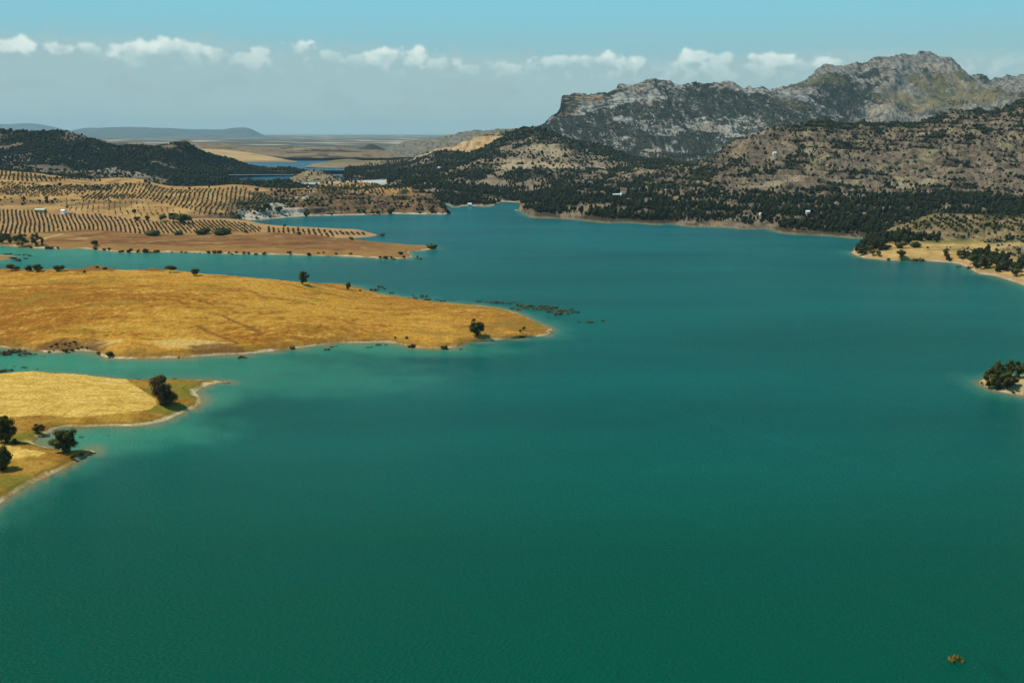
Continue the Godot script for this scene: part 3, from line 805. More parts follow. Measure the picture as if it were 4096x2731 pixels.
	landform("scrub_hill", "wooded scrub hill with bare cream rock slopes below the table mountain", "depth", "scrub", "earth", 380, [12, 26, 36, 36, 8], [
		[340, 181.2, 3080, 380, 182, 3040, 393, 185, 2880, 402, 188, 2650, 420, 193, 2500, 436, 198, 2400, 446, 206.5, 2290, 453, 207.3, 0, 466, 205.8, 0, 493, 205.5, 0, 500, 202.5, 0, 519, 203, 0, 530, 207, 2300, 560, 208, 2250, 600, 207, 2250, 640, 204, 2250, 690, 200, 2250],
		[342, 178.6, 3160, 380, 178.8, 3120, 400, 181, 2880, 420, 187, 2650, 440, 191, 2540, 460, 195, 2480, 493, 195.5, 2480, 519, 195, 2500, 560, 195, 2450, 600, 193, 2450, 640, 188, 2450, 690, 184, 2450],
		[345, 175, 3280, 380, 174.5, 3220, 400, 175.5, 3050, 420, 178, 2850, 440, 181, 2760, 460, 184, 2700, 493, 183, 2700, 519, 181, 2700, 560, 179, 2700, 600, 177, 2700, 640, 174, 2680, 690, 172, 2650],
		[345, 171.5, 3400, 380, 168.5, 3380, 400, 168, 3200, 420, 167, 3150, 440, 163.5, 3100, 460, 162, 3050, 493, 157, 3000, 519, 153, 3000, 560, 153, 3000, 600, 157, 3000, 640, 160, 2950, 690, 164, 2900],
		[345, 169.5, 3550, 370, 167.8, 3550, 391, 164.2, 3500, 414, 160, 3450, 440, 151.7, 3400, 454, 153.5, 3350, 470, 152.8, 3350, 482, 147.6, 3300, 493, 141.9, 3250, 500, 138.4, 3250, 515, 131.4, 3250, 529, 127.6, 3250, 545, 129, 3250, 565, 135, 3230, 590, 143, 3200, 615, 150, 3150, 640, 156, 3100, 665, 161, 3050, 690, 165, 3000],
		[345, 172, 4000, 391, 169, 4000, 440, 162, 3900, 493, 150, 3800, 529, 140, 3700, 590, 150, 3600, 640, 160, 3500, 690, 167, 3400]])


func right_land() -> void:
	patch("bare", 585, 208, 2060, 62, 60)
	patch("bare", 592, 213, 1960, 60, 34)
	patch("bare", 530, 207, 2170, 30, 60)
	patch("half", 690, 217, 1800, 34, 26)
	patch("half", 722, 221, 1780, 44, 40)
	patch("bare", 716, 223, 1770, 16, 20)
	patch("half", 765, 222, 1750, 50, 44)
	patch("bare", 752, 224, 1750, 14, 16)
	patch("half", 740, 214, 1850, 60, 50)
	patch("bare", 635, 201, 2110, 40, 26)
	patch("bare", 672, 201, 2090, 22, 24)
	patch("bare", 615, 199, 2200, 36, 14)
	patch("bare", 867, 225, 1650, 34, 22)
	patch("bare", 896, 223, 1660, 40, 20)
	patch("cream", 823, 197, 1980, 11, 24)
	patch("cream", 808, 150, 2420, 16, 20)
	patch("cream", 773, 152, 2420, 5, 9)
	patch("cream", 770, 183, 2220, 40, 30)
	patch("cream", 790, 180, 2240, 40, 26)
	patch("half", 780, 182, 2230, 150, 70)
	patch("cream", 905, 183, 2160, 70, 34)
	patch("half", 930, 182, 2170, 260, 55)
	patch("half", 750, 145, 2550, 110, 160)
	patch("half", 950, 160, 2300, 300, 60)
	patch("dense", 700, 219, -9, 40, 40)
	patch("dense", 740, 220, -9, 30, 30)
	patch("dense", 600, 216, -9, 80, 50)
	patch("dense", 655, 218, -9, 70, 50)
	patch("dense", 822, 229, -9, 100, 46)
	patch("dense", 545, 212, -9, 26, 46)
	patch("dense", 832, 122, 2660, 120, 55)
	patch("dense", 890, 124, 2680, 120, 40)
	patch("dense", 925, 122, 2660, 60, 60)
	patch("dense", 1000, 108, 2690, 110, 50)
	patch("dense", 870, 172, 2260, 40, 26)
	patch("dense", 705, 176, 2400, 60, 40)
	patch("dense", 845, 185, 2140, 40, 28)
	patch("dense", 930, 197, 2000, 160, 60)
	patch("dense", 990, 203, 1930, 150, 70)
	patch("cave", 893, 186, 2140, 17, 6)
	patch("cave", 975, 117.5, 2620, 22, 3)
	patch("cave", 968, 136, 2430, 18, 5)
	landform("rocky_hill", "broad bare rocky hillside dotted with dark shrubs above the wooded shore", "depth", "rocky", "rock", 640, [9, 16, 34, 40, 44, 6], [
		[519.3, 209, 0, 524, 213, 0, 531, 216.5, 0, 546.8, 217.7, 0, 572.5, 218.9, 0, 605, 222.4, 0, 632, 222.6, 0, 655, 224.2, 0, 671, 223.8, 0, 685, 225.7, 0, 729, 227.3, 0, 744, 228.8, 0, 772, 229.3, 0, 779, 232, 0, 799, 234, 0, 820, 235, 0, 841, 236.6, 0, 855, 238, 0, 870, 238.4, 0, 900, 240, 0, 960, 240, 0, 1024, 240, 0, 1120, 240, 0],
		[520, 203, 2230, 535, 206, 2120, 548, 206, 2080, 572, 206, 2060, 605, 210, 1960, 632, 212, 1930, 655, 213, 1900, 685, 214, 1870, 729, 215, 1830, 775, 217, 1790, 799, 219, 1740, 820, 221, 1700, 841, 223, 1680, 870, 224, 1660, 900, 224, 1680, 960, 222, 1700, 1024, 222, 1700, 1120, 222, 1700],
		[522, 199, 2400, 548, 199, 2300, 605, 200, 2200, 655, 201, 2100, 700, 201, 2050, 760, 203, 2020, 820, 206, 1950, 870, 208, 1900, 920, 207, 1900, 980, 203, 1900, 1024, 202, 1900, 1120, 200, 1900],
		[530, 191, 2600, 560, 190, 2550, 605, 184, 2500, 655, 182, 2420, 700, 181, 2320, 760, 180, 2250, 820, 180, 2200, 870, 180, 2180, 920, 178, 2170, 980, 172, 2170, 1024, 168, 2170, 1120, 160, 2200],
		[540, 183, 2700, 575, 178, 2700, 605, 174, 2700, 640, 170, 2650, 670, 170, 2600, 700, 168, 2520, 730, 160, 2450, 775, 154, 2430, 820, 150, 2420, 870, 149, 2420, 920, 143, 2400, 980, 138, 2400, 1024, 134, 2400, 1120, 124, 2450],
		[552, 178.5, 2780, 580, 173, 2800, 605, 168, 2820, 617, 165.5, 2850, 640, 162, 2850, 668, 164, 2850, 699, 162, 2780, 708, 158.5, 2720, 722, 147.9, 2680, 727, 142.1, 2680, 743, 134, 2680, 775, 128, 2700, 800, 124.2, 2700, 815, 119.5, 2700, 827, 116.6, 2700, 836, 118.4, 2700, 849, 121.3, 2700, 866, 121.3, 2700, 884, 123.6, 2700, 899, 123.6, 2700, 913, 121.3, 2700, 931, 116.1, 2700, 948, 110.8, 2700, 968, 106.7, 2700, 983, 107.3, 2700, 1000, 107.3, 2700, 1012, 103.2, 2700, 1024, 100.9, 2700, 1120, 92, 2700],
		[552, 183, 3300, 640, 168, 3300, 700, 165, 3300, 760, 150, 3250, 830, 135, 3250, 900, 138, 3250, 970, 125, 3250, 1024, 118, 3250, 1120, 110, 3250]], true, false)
	patch("straw", 1008, 238, -24, 28, 30)
	patch("straw", 985, 247, -11, 20, 8)
	patch("dense", 868, 250, -4, 26, 30)
	patch("dense", 886, 244, -7, 40, 26)
	patch("dense", 905, 242, -9, 46, 20)
	patch("dense", 975, 258, -6, 20, 14)
	patch("dense", 990, 262, -8, 26, 16)
	patch("dense", 1012, 269, -6, 26, 14)
	patch("green", 925, 247, -8, 80, 10)
	patch("green", 960, 243, -9, 60, 12)
	patch("green", 1015, 262, -11, 70, 24)
	landform("beach_hill", "shrubby olive hill with a straw coloured beach field at its foot", "height", "beach", "earth", 330, [5, 14, 14, 16, 6], [
		[851, 251.7, 0, 855, 254.5, 0, 862, 257, 0, 878, 259, 0, 893, 260.2, 0, 918, 260.2, 0, 942, 261.6, 0, 960, 264, 0, 971, 269, 0, 977, 272.7, 0, 995, 275.6, 0, 1006, 279, 0, 1024, 285, 0, 1060, 298, 0, 1130, 320, 0],
		[852.5, 250.8, 1, 858, 253.5, 1.8, 866, 255.7, 2, 880, 257.5, 2, 895, 258.6, 2, 918, 258.6, 2, 942, 259.7, 2, 960, 261.5, 2, 973, 265.5, 2, 983, 269.5, 2, 998, 272.8, 2, 1010, 275.8, 2, 1028, 281.5, 2, 1065, 294, 2, 1135, 315, 2],
		[853.5, 249, 1, 862, 248.5, 4, 883, 249.2, 6, 905, 247.3, 7, 925, 245.5, 8, 948, 244, 9, 983, 243, 11, 1000, 250, 12, 1024, 258, 13, 1070, 268, 14, 1140, 285, 14],
		[854.5, 247.5, 1, 864, 244, 5, 885, 238, 12, 911, 232, 18, 941, 229, 22, 983, 228, 22, 1010, 229, 23, 1024, 230, 24, 1070, 238, 26, 1140, 250, 26],
		[856, 246.5, 0.5, 866, 241, 4, 885, 230, 16, 911, 221, 28, 927, 215, 34, 941, 212.7, 36, 955, 213.3, 36, 983, 214.8, 36, 1006, 215.6, 36, 1024, 216.2, 36, 1070, 217, 38, 1140, 222, 38],
		[858, 246, -1, 868, 241, -1, 887, 234, 2, 911, 226, 12, 941, 219, 18, 983, 219.5, 18, 1024, 220, 18, 1140, 226, 18]], true, false)


func mountains() -> void:
	patch("orange", 566, 101, 4780, 60, 80)
	patch("bare", 574, 104, 4750, 110, 120)
	patch("bare", 552, 117, 4560, 45, 130)
	patch("orange", 590, 99, 4790, 90, 25)
	patch("bare", 600, 101, 4780, 260, 60)
	patch("bare", 770, 92, 4880, 260, 60)
	patch("half", 690, 88, 4880, 420, 60)
	patch("dense", 610, 113, 4560, 220, 60)
	patch("dense", 720, 100, 4700, 260, 70)
	patch("dense", 600, 130, 4150, 260, 110)
	patch("bare", 715, 124, 4300, 120, 80)
	patch("bare", 750, 132, 4150, 90, 60)
	patch("bare", 575, 126, 4220, 80, 30)
	patch("bare", 662, 147, 3800, 90, 80)
	patch("half", 660, 118, 4450, 300, 90)
	patch("bare", 625, 134, 4050, 40, 24)
	patch("meadow", 790, 92, 4800, 120, 60)
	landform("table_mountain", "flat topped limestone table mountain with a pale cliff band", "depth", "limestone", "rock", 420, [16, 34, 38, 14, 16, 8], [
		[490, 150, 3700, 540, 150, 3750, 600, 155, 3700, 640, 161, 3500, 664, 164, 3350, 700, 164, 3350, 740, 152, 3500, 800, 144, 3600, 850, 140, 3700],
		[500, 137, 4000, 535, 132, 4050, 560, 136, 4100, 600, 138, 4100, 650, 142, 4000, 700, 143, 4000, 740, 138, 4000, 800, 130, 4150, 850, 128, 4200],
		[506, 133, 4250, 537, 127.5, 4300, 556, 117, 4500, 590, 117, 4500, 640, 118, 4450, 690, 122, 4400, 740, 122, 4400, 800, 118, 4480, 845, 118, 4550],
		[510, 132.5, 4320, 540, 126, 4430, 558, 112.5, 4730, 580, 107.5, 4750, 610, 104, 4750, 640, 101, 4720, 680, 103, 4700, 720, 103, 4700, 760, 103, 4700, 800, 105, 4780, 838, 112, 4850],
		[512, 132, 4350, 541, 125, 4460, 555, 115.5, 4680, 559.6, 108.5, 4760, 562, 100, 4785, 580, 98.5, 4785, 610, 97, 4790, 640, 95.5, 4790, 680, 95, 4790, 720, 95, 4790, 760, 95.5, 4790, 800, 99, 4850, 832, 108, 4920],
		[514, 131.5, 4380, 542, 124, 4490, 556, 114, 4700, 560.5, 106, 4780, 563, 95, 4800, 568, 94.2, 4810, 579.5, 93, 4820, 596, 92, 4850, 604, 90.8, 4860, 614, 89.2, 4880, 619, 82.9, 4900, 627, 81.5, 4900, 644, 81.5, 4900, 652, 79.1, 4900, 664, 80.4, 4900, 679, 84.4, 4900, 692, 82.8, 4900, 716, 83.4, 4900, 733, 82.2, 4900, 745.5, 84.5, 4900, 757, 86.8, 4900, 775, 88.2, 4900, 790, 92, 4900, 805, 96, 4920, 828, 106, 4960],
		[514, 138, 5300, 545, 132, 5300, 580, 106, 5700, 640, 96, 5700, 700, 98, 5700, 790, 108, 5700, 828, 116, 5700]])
	patch("cream", 888, 110, 5230, 120, 130)
	patch("cream", 905, 95, 5600, 70, 150)
	patch("cream", 940, 70, 6080, 120, 60)
	patch("dense", 845, 92, 5700, 190, 330)
	patch("dense", 880, 72, 5950, 130, 130)
	patch("dense", 830, 112, 5350, 260, 200)
	patch("meadow", 955, 88, 5750, 300, 260)
	patch("meadow", 925, 105, 5450, 300, 200)
	patch("meadow", 985, 98, 5500, 200, 160)
	patch("green", 815, 80, 5900, 190, 120)
	patch("green", 940, 93, 5700, 100, 80)
	patch("green", 966, 76, 6000, 70, 90)
	patch("bare", 895, 85, 5850, 90, 330)
	patch("bare", 925, 60, 6150, 260, 110)
	patch("bare", 838, 67, 6120, 180, 80)
	patch("bare", 983, 83, 5900, 80, 90)
	patch("bare", 1015, 85, 5900, 90, 160)
	landform("peak_mountain", "highest grey limestone peak with tawny slopes and dark scrub", "depth", "peak", "rock", 420, [16, 34, 36, 8], [
		[720, 135, 4500, 790, 132, 4500, 850, 136, 4500, 900, 138, 4500, 960, 134, 4500, 1024, 126, 4600, 1120, 116, 4700],
		[730, 110, 5300, 790, 103, 5350, 830, 108, 5300, 870, 112, 5250, 888, 108, 5200, 905, 112, 5280, 940, 106, 5400, 980, 100, 5450, 1024, 97, 5500, 1120, 90, 5500],
		[765, 96, 5600, 800, 90, 5700, 830, 85, 5750, 860, 87, 5830, 880, 83, 5750, 892, 81, 5700, 905, 84, 5800, 930, 80, 5900, 960, 86, 5850, 980, 87, 5850, 1024, 86, 5900, 1120, 78, 5900],
		[772, 89.5, 6100, 787, 86.2, 6150, 806, 77.6, 6200, 810.6, 74.8, 6200, 820, 66, 6200, 824.5, 64, 6200, 838.5, 65.5, 6200, 854.8, 62.7, 6200, 866.5, 60.4, 6220, 873.5, 57, 6220, 887.5, 55.2, 6230, 901.4, 54, 6240, 915.4, 54.4, 6250, 919, 52.6, 6250, 927, 51.9, 6250, 935, 52.8, 6250, 941, 54.9, 6250, 948, 56.3, 6250, 953.9, 60.2, 6240, 959.7, 64.3, 6220, 963.2, 67.8, 6200, 972.5, 75.4, 6150, 977, 74.2, 6100, 980, 73.6, 6100, 984.2, 75.4, 6100, 988.8, 80, 6100, 998, 77.1, 6150, 1009.8, 74.2, 6200, 1018, 73.6, 6200, 1024, 71.3, 6200, 1060, 64, 6200, 1120, 72, 6200],
		[772, 100, 6800, 820, 85, 6900, 900, 75, 7000, 960, 82, 6900, 1024, 85, 6900, 1120, 88, 6900]])


func far_land() -> void:
	var nu := 160
	var nv := 220
	var pos := PackedVector3Array()
	for j in nv + 1:
		var d := 3900.0 * pow(9.6, float(j) / nv)
		for i in nu + 1:
			var x := (float(i) / nu - 0.5) * 2.0 * (2600.0 + d * 0.72)
			var y := 8.0 + 14.0 * smoothstep(3900, 5200, d) + 60.0 * smoothstep(5200, 16000, d) + 50.0 * smoothstep(14000, 36000, d)
			y += 7.0 * smoothstep(5000, 9000, d) * rough.get_noise_2d(x / 1300, d / 1300)
			pos.append(Vector3(x, y, -d))
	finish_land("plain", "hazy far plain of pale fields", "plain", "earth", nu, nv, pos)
	landform("tan_point", "tan stubble field sloping down to the far blue lake", "depth", "tan", "earth", 120, [16, 6], [
		[150, 164, 4950, 190, 163, 4980, 225, 162, 5000, 250, 161.7, 5020, 270, 161.6, 5030, 297, 161.7, 5040],
		[150, 150, 5600, 190, 148.6, 5700, 205, 148.6, 5700, 230, 150, 5650, 250, 152.5, 5550, 270, 156, 5450, 285, 159, 5300, 298, 161.2, 5150],
		[150, 156, 6300, 190, 155, 6300, 230, 156, 6300, 270, 158.5, 6100, 300, 160.8, 5900]])
	patch("green", 345, 161, 4400, 110, 100)
	landform("grassy_island", "low grassy hump of land between two arms of the far lake", "depth", "hump", "earth", 100, [10, 10, 5], [
		[304, 166.4, 4170, 315, 167.3, 4110, 340, 167.6, 4090, 365, 167.2, 4110, 392, 166.5, 4140, 415, 166, 4160],
		[308, 165.2, 4280, 325, 163.4, 4300, 340, 162.4, 4320, 355, 162.2, 4320, 370, 163, 4320, 392, 163, 4320, 415, 162, 4320],
		[311, 164.6, 4420, 325, 161.5, 4480, 340, 159.2, 4520, 352, 158.9, 4550, 365, 160.3, 4560, 376, 160, 4560, 392, 159.6, 4560, 415, 157.5, 4560],
		[311, 163.5, 4700, 340, 162.3, 4800, 365, 162.5, 4850, 415, 162, 4900]])
	patch("dense", 330, 147.5, 6000, 220, 90)
	patch("dense", 300, 156, 5500, 330, 50)
	patch("dense", 340, 157, 5450, 260, 40)
	patch("dense", 180, 140, 7000, 60, 60)
	patch("dense", 220, 143.5, 6900, 130, 60)
	patch("dense", 310, 151.5, 5800, 160, 40)
	landform("brown_hills", "low brown hills beyond the far lake", "depth", "far", "earth", 160, [14, 6], [
		[140, 160, 5400, 225, 159, 5350, 300, 158.3, 5350, 360, 158, 5350, 410, 157.5, 5400],
		[140, 144, 6600, 200, 145, 6400, 225, 145, 6350, 240, 146.3, 6300, 262, 146.2, 6300, 300, 147.5, 6250, 340, 148.3, 6200, 370, 149.5, 6200, 388, 151.5, 6150, 412, 153.5, 6100],
		[140, 149, 7200, 240, 150, 7200, 340, 152, 7000, 412, 156, 6800]])
	patch("dense", 371, 147, 6400, 110, 140)
	patch("dense", 322, 147.5, 6400, 130, 90)
	landform("dark_hillocks", "small dark wooded hillocks on the plain", "depth", "far", "earth", 100, [8, 5], [
		[303, 152, 6200, 345, 152, 6200, 388, 153, 6200],
		[303, 149.5, 6350, 312, 147.5, 6350, 321, 146.2, 6350, 330, 147.6, 6350, 337, 146.8, 6350, 345, 146, 6350, 354, 149, 6350, 362, 147.5, 6400, 371, 143.9, 6400, 378, 146, 6400, 388, 151, 6400],
		[303, 152, 6700, 345, 151.5, 6700, 371, 150, 6700, 388, 153, 6700]])
	landform("pointed_knoll", "small pointed brown knoll on the plain beyond the wooded hill", "depth", "far", "earth", 90, [10, 5], [
		[60, 148, 6700, 150, 148, 6700, 200, 147, 6700, 250, 148, 6700],
		[60, 143, 7100, 100, 139.5, 7100, 118, 142.5, 7100, 140, 142, 7100, 162, 144.5, 7100, 176, 142, 7100, 186, 138.8, 7100, 195, 141.5, 7100, 207, 143.4, 7100, 222, 143, 7100, 234, 145, 7100, 250, 147, 7100],
		[60, 147, 7700, 150, 147, 7700, 186, 146, 7700, 250, 148, 7700]])
	patch("white", 398, 145.5, 6500, 40, 40)
	landform("grey_ridge", "hazy grey green ridge running down to the plain", "depth", "quarry", "earth", 180, [24, 6], [
		[362, 158, 5600, 385, 157, 5550, 410, 158, 5450, 440, 156, 5300, 500, 146, 5200, 620, 140, 5200],
		[372, 150.5, 6700, 385, 147.5, 6750, 400, 142.5, 6800, 417, 138.9, 6800, 424, 138.2, 6800, 441, 136.1, 6850, 455, 133, 6850, 468, 130, 6900, 485, 129.4, 6900, 500, 129, 6950, 520, 127, 7000, 545, 125, 7000, 620, 123, 7000],
		[372, 153, 7500, 417, 146, 7600, 500, 140, 7700, 620, 136, 7700]])
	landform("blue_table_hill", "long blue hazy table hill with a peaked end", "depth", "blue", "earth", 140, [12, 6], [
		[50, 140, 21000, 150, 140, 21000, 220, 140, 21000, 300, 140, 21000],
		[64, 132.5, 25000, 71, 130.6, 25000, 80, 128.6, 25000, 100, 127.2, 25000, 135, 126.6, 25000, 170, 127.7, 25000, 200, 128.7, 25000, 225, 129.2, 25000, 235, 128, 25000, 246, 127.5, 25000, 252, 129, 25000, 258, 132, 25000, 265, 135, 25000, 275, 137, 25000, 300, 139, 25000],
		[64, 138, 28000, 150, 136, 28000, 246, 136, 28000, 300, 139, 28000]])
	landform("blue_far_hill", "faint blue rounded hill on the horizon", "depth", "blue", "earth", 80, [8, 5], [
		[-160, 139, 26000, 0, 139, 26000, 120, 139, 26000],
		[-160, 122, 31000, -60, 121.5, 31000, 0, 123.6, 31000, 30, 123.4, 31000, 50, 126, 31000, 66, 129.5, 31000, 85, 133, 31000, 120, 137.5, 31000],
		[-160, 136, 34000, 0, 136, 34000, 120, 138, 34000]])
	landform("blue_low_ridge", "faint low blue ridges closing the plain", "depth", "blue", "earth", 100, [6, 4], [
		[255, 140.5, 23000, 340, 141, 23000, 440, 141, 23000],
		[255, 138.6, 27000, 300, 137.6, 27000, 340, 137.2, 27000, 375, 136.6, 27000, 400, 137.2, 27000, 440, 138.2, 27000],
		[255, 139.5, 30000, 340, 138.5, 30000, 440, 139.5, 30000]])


# ---------------------------------------------------------------- water

func plume(px: float, py: float, rx: float, rz: float, strength: float) -> void:
	var p := at_height(px, py, 0)
	plumes.append([p.x, p.z, rx, rz, strength])


func water_sheets() -> void:
	weeds = at_height(975, 665.5, 0)
	plume(345, 345, 87, 32, 0.75)
	plume(420, 351, 75, 20, 0.5)
	plume(60, 362, 150, 56, 0.9)
	plume(20, 358, 100, 50, 0.7)
	plume(180, 367, 137, 50, 0.55)
	plume(280, 380, 112, 42, 0.4)
	plume(250, 372, 87, 32, 0.35)
	plume(80, 436, 42, 25, 0.95)
	plume(135, 432, 50, 30, 0.6)
	plume(110, 444, 37, 20, 0.5)
	plume(213, 396, 22, 30, 0.6)
	plume(15, 250, 250, 125, 0.8)
	plume(90, 258, 325, 112, 0.45)
	var nu := 330
	var nv := 300
	var pos := PackedVector3Array()
	var nrm := PackedVector3Array()
	var col := PackedColorArray()
	var uv := PackedVector2Array()
	for j in nv + 1:
		var t := float(j) / nv
		var d := -300.0 + 620.0 * t + 2500.0 * t * t * t
		for i in nu + 1:
			var x := (float(i) / nu - 0.5) * 2.0 * (260.0 + maxf(d, 0.0) * 0.62)
			pos.append(Vector3(x, 0, -d))
			nrm.append(Vector3.UP)
			col.append(water_color(x, -d))
			uv.append(Vector2(x * 0.78 + d * 0.62, d * 0.78 - x * 0.62))
	sheet("water", "turquoise green reservoir", pos, nrm, col, uv, nu, nv, "water")
	lake("blue_lake", "deep blue far lake beyond the wooded hill", 25.0, 3850, 6100, -1500, -380)
	lake("narrow_lake", "narrow dark blue lake behind the dam", 14.0, 2760, 3700, -1100, -330)


func water_color(x: float, z: float) -> Color:
	var band := rough.get_noise_2d(x / 700 + z / 900, z / 190)
	var c := mixc(Color(0.002, 0.068, 0.057), Color(0.003, 0.092, 0.078), 0.5 + 1.0 * band)
	c = mixc(c, Color(0.0015, 0.060, 0.036), smoothstep(-620.0, -250.0, z))
	c = mixc(c, mixc(Color(0.002, 0.064, 0.071), Color(0.003, 0.094, 0.097), 0.5 + 1.3 * band), smoothstep(-800.0, -1900.0, z))
	var murk := 0.0
	for q in plumes:
		var dx: float = (x - q[0]) / q[2]
		var dz: float = (z - q[1]) / q[3]
		var l := dx * dx + dz * dz
		if l < 3.0:
			murk = maxf(murk, q[4] * smoothstep(1.5, 0.2, sqrt(l) + 0.4 * rough.get_noise_2d(x / 45, z / 22)))
	c = mixc(c, Color(0.036, 0.230, 0.140), 0.95 * murk)
	var weed := Vector2((x - weeds.x) / 5.5, (z - weeds.z - (x - weeds.x) * 0.55) / 2.6).length() + 0.5 * rough.get_noise_2d(x / 6, z / 6)
	c = mixc(c, Color(0.002, 0.022, 0.024), 0.8 * smoothstep(1.3, 0.3, weed))
	var s := shore_distance(x, z)
	var w := 1.0 + 0.8 * rough.get_noise_2d(x / 30, z / 30) + murk
	c = mixc(c, Color(0.035, 0.16, 0.11), 0.55 * smoothstep(26.0 * w, 3.0, s))
	c = mixc(c, Color(0.19, 0.16, 0.075), 0.75 * smoothstep(6.0 * w, 0.0, s))
	return c


func lake(called: String, label: String, y: float, d0: float, d1: float, x0: float, x1: float) -> void:
	var pos := PackedVector3Array()
	var nrm := PackedVector3Array()
	var col := PackedColorArray()
	var uv := PackedVector2Array()
	for j in 41:
		for i in 41:
			var x := lerpf(x0, x1, i / 40.0)
			var d := lerpf(d0, d1, j / 40.0)
			pos.append(Vector3(x, y, -d))
			nrm.append(Vector3.UP)
			col.append(mixc(Color(0.004, 0.045, 0.085), Color(0.006, 0.060, 0.105), 0.5 + rough.get_noise_2d(x / 300, d / 200)))
			uv.append(Vector2(x, d))
	sheet(called, label, pos, nrm, col, uv, 40, 40, "water")


func sheet(called: String, label: String, pos: PackedVector3Array, nrm: PackedVector3Array, col: PackedColorArray, uv: PackedVector2Array, nu: int, nv: int, material: String) -> void:
	var idx := PackedInt32Array()
	var w := nu + 1
	for j in nv:
		for i in nu:
			var a := j * w + i
			idx.append_array(PackedInt32Array([a, a + w, a + 1, a + 1, a + w, a + w + 1]))
	var arrays := []
	arrays.resize(Mesh.ARRAY_MAX)
	arrays[Mesh.ARRAY_VERTEX] = pos
	arrays[Mesh.ARRAY_NORMAL] = nrm
	arrays[Mesh.ARRAY_COLOR] = col
	arrays[Mesh.ARRAY_TEX_UV] = uv
	arrays[Mesh.ARRAY_INDEX] = idx
	var mesh := ArrayMesh.new()
	mesh.add_surface_from_arrays(Mesh.PRIMITIVE_TRIANGLES, arrays)
	var o := MeshInstance3D.new()
	o.name = called
	o.mesh = mesh
	o.material_override = mat[material]
	o.set_meta("label", label)
	o.set_meta("kind", "structure")
	add_child(o)


# ---------------------------------------------------------------- sky and materials

func make_sky() -> ImageTexture:
	var w := 4096
	var h := 2048
	var img := Image.create(w, h, false, Image.FORMAT_RGBF)
	var puffs := [[13, 42, 17, 9, 1.0], [59, 46, 14, 6, 0.7], [89, 46, 12, 6, 0.8], [118, 46, 14, 6, 0.8], [139, 46, 18, 12, 1.0], [165, 44, 14, 10, 1.0], [189, 47, 14, 12, 1.0], [215, 51, 10, 7, 0.55],
		[250, 56, 14, 8, 0.4], [261, 49, 9, 6, 0.8], [300, 45, 12, 8, 1.0], [331, 54, 11, 8, 0.5], [355, 60, 12, 8, 0.4], [383, 54, 14, 10, 0.95], [413, 53, 14, 11, 1.0], [440, 62, 16, 7, 0.4], [468, 67, 12, 6, 0.35], [503, 66, 14, 6, 0.35],
		[555, 58, 20, 5, 0.65], [585, 58, 12, 5, 0.6], [610, 57, 16, 8, 0.95], [636, 60, 10, 6, 0.6], [684, 57, 11, 7, 0.85], [701, 54, 14, 9, 0.95], [725, 57, 14, 7, 0.6], [760, 56, 13, 7, 0.9], [782, 57, 11, 6, 0.85], [803, 61, 12, 7, 0.5], [830, 61, 15, 6, 0.7], [860, 66, 14, 5, 0.4]]
	var r := RandomNumberGenerator.new()
	r.seed = 99
	var list := []
	for q in puffs:
		var d := ray(q[0], q[1])
		list.append([atan2(d.x, -d.z) * REACH, atan2(d.y, Vector2(d.x, d.z).length()) * REACH, q[2], q[3], q[4]])
	var edge := 600.0
	var a := edge
	while a < PI * 2.0 * REACH - edge:
		list.append([wrapf(a, -PI * REACH, PI * REACH), 78.0 + r.randf_range(-8, 14), r.randf_range(9, 20), r.randf_range(5, 11), r.randf_range(0.35, 1.0)])
		a += r.randf_range(12, 46)
	var bins := {}
	for q in list:
		for k in range(int(floor((q[0] - 60.0) / 40.0)), int(floor((q[0] + 60.0) / 40.0)) + 1):
			if not bins.has(k):
				bins[k] = []
			bins[k].append(q)
	for y in h:
		var el := (0.5 - (y + 0.5) / h) * PI
		var base := sky_base(el)
		img.fill_rect(Rect2i(0, y, w, 1), base)
		var up := el * REACH
		if up < -4.0 or up > 130.0:
			continue
		for x in w:
			var az := wrapf((x + 0.5) / w * TAU, -PI, PI)
			var along := az * REACH
			var wx := cos(az) * REACH
			var wz := sin(az) * REACH
			var n1 := rough.get_noise_3d(wx / 20, wz / 20, up / 15)
			var n2 := rough.get_noise_3d(wx / 75 + 3, wz / 75, up / 36)
			var top := 84.0 - 8.0 * soft.get_noise_2d(wx / 300, wz / 300) - clampf(along + 512.0, 0, 1024) * 0.014
			var deck := smoothstep(top + 10.0, top - 12.0, up + 16.0 * n1 + 8.0 * n2)
			var c := base.lerp(Color(0.42, 0.555, 0.555), 0.50 * deck * smoothstep(-30.0, 50.0, up))
			c = c.lerp(Color(0.34, 0.47, 0.485), 0.35 * deck * smoothstep(0.0, 0.5, n2))
			c = c.lerp(Color(0.56, 0.69, 0.67), 0.8 * deck * smoothstep(top - 26.0, top - 6.0, up) * smoothstep(-0.05, 0.4, n1 + 0.6 * n2))
			var bright := 0.0
			for q in bins.get(int(floor(along / 40.0)), []):
				var dx: float = (along - q[0] + 4.0 * n2) / (q[2] * 1.2)
				var dy: float = (up - q[1] + 1.0) / (q[3] * 0.72)
				if dy < 0.0:
					dy *= 0.5
				var l := sqrt(dx * dx + dy * dy)
				var m: float = q[4] * smoothstep(0.02, 0.30, 1.0 - l + 0.95 * n1) * smoothstep(-1.25, 0.55, dy + 0.6 * n2 + 0.5 * n1)
				bright = maxf(bright, m)
			c = c.lerp(Color(0.76, 0.88, 0.83), clampf(bright * (0.88 + 0.35 * n1), 0, 1))
			img.set_pixel(x, y, c)
	return ImageTexture.create_from_image(img)


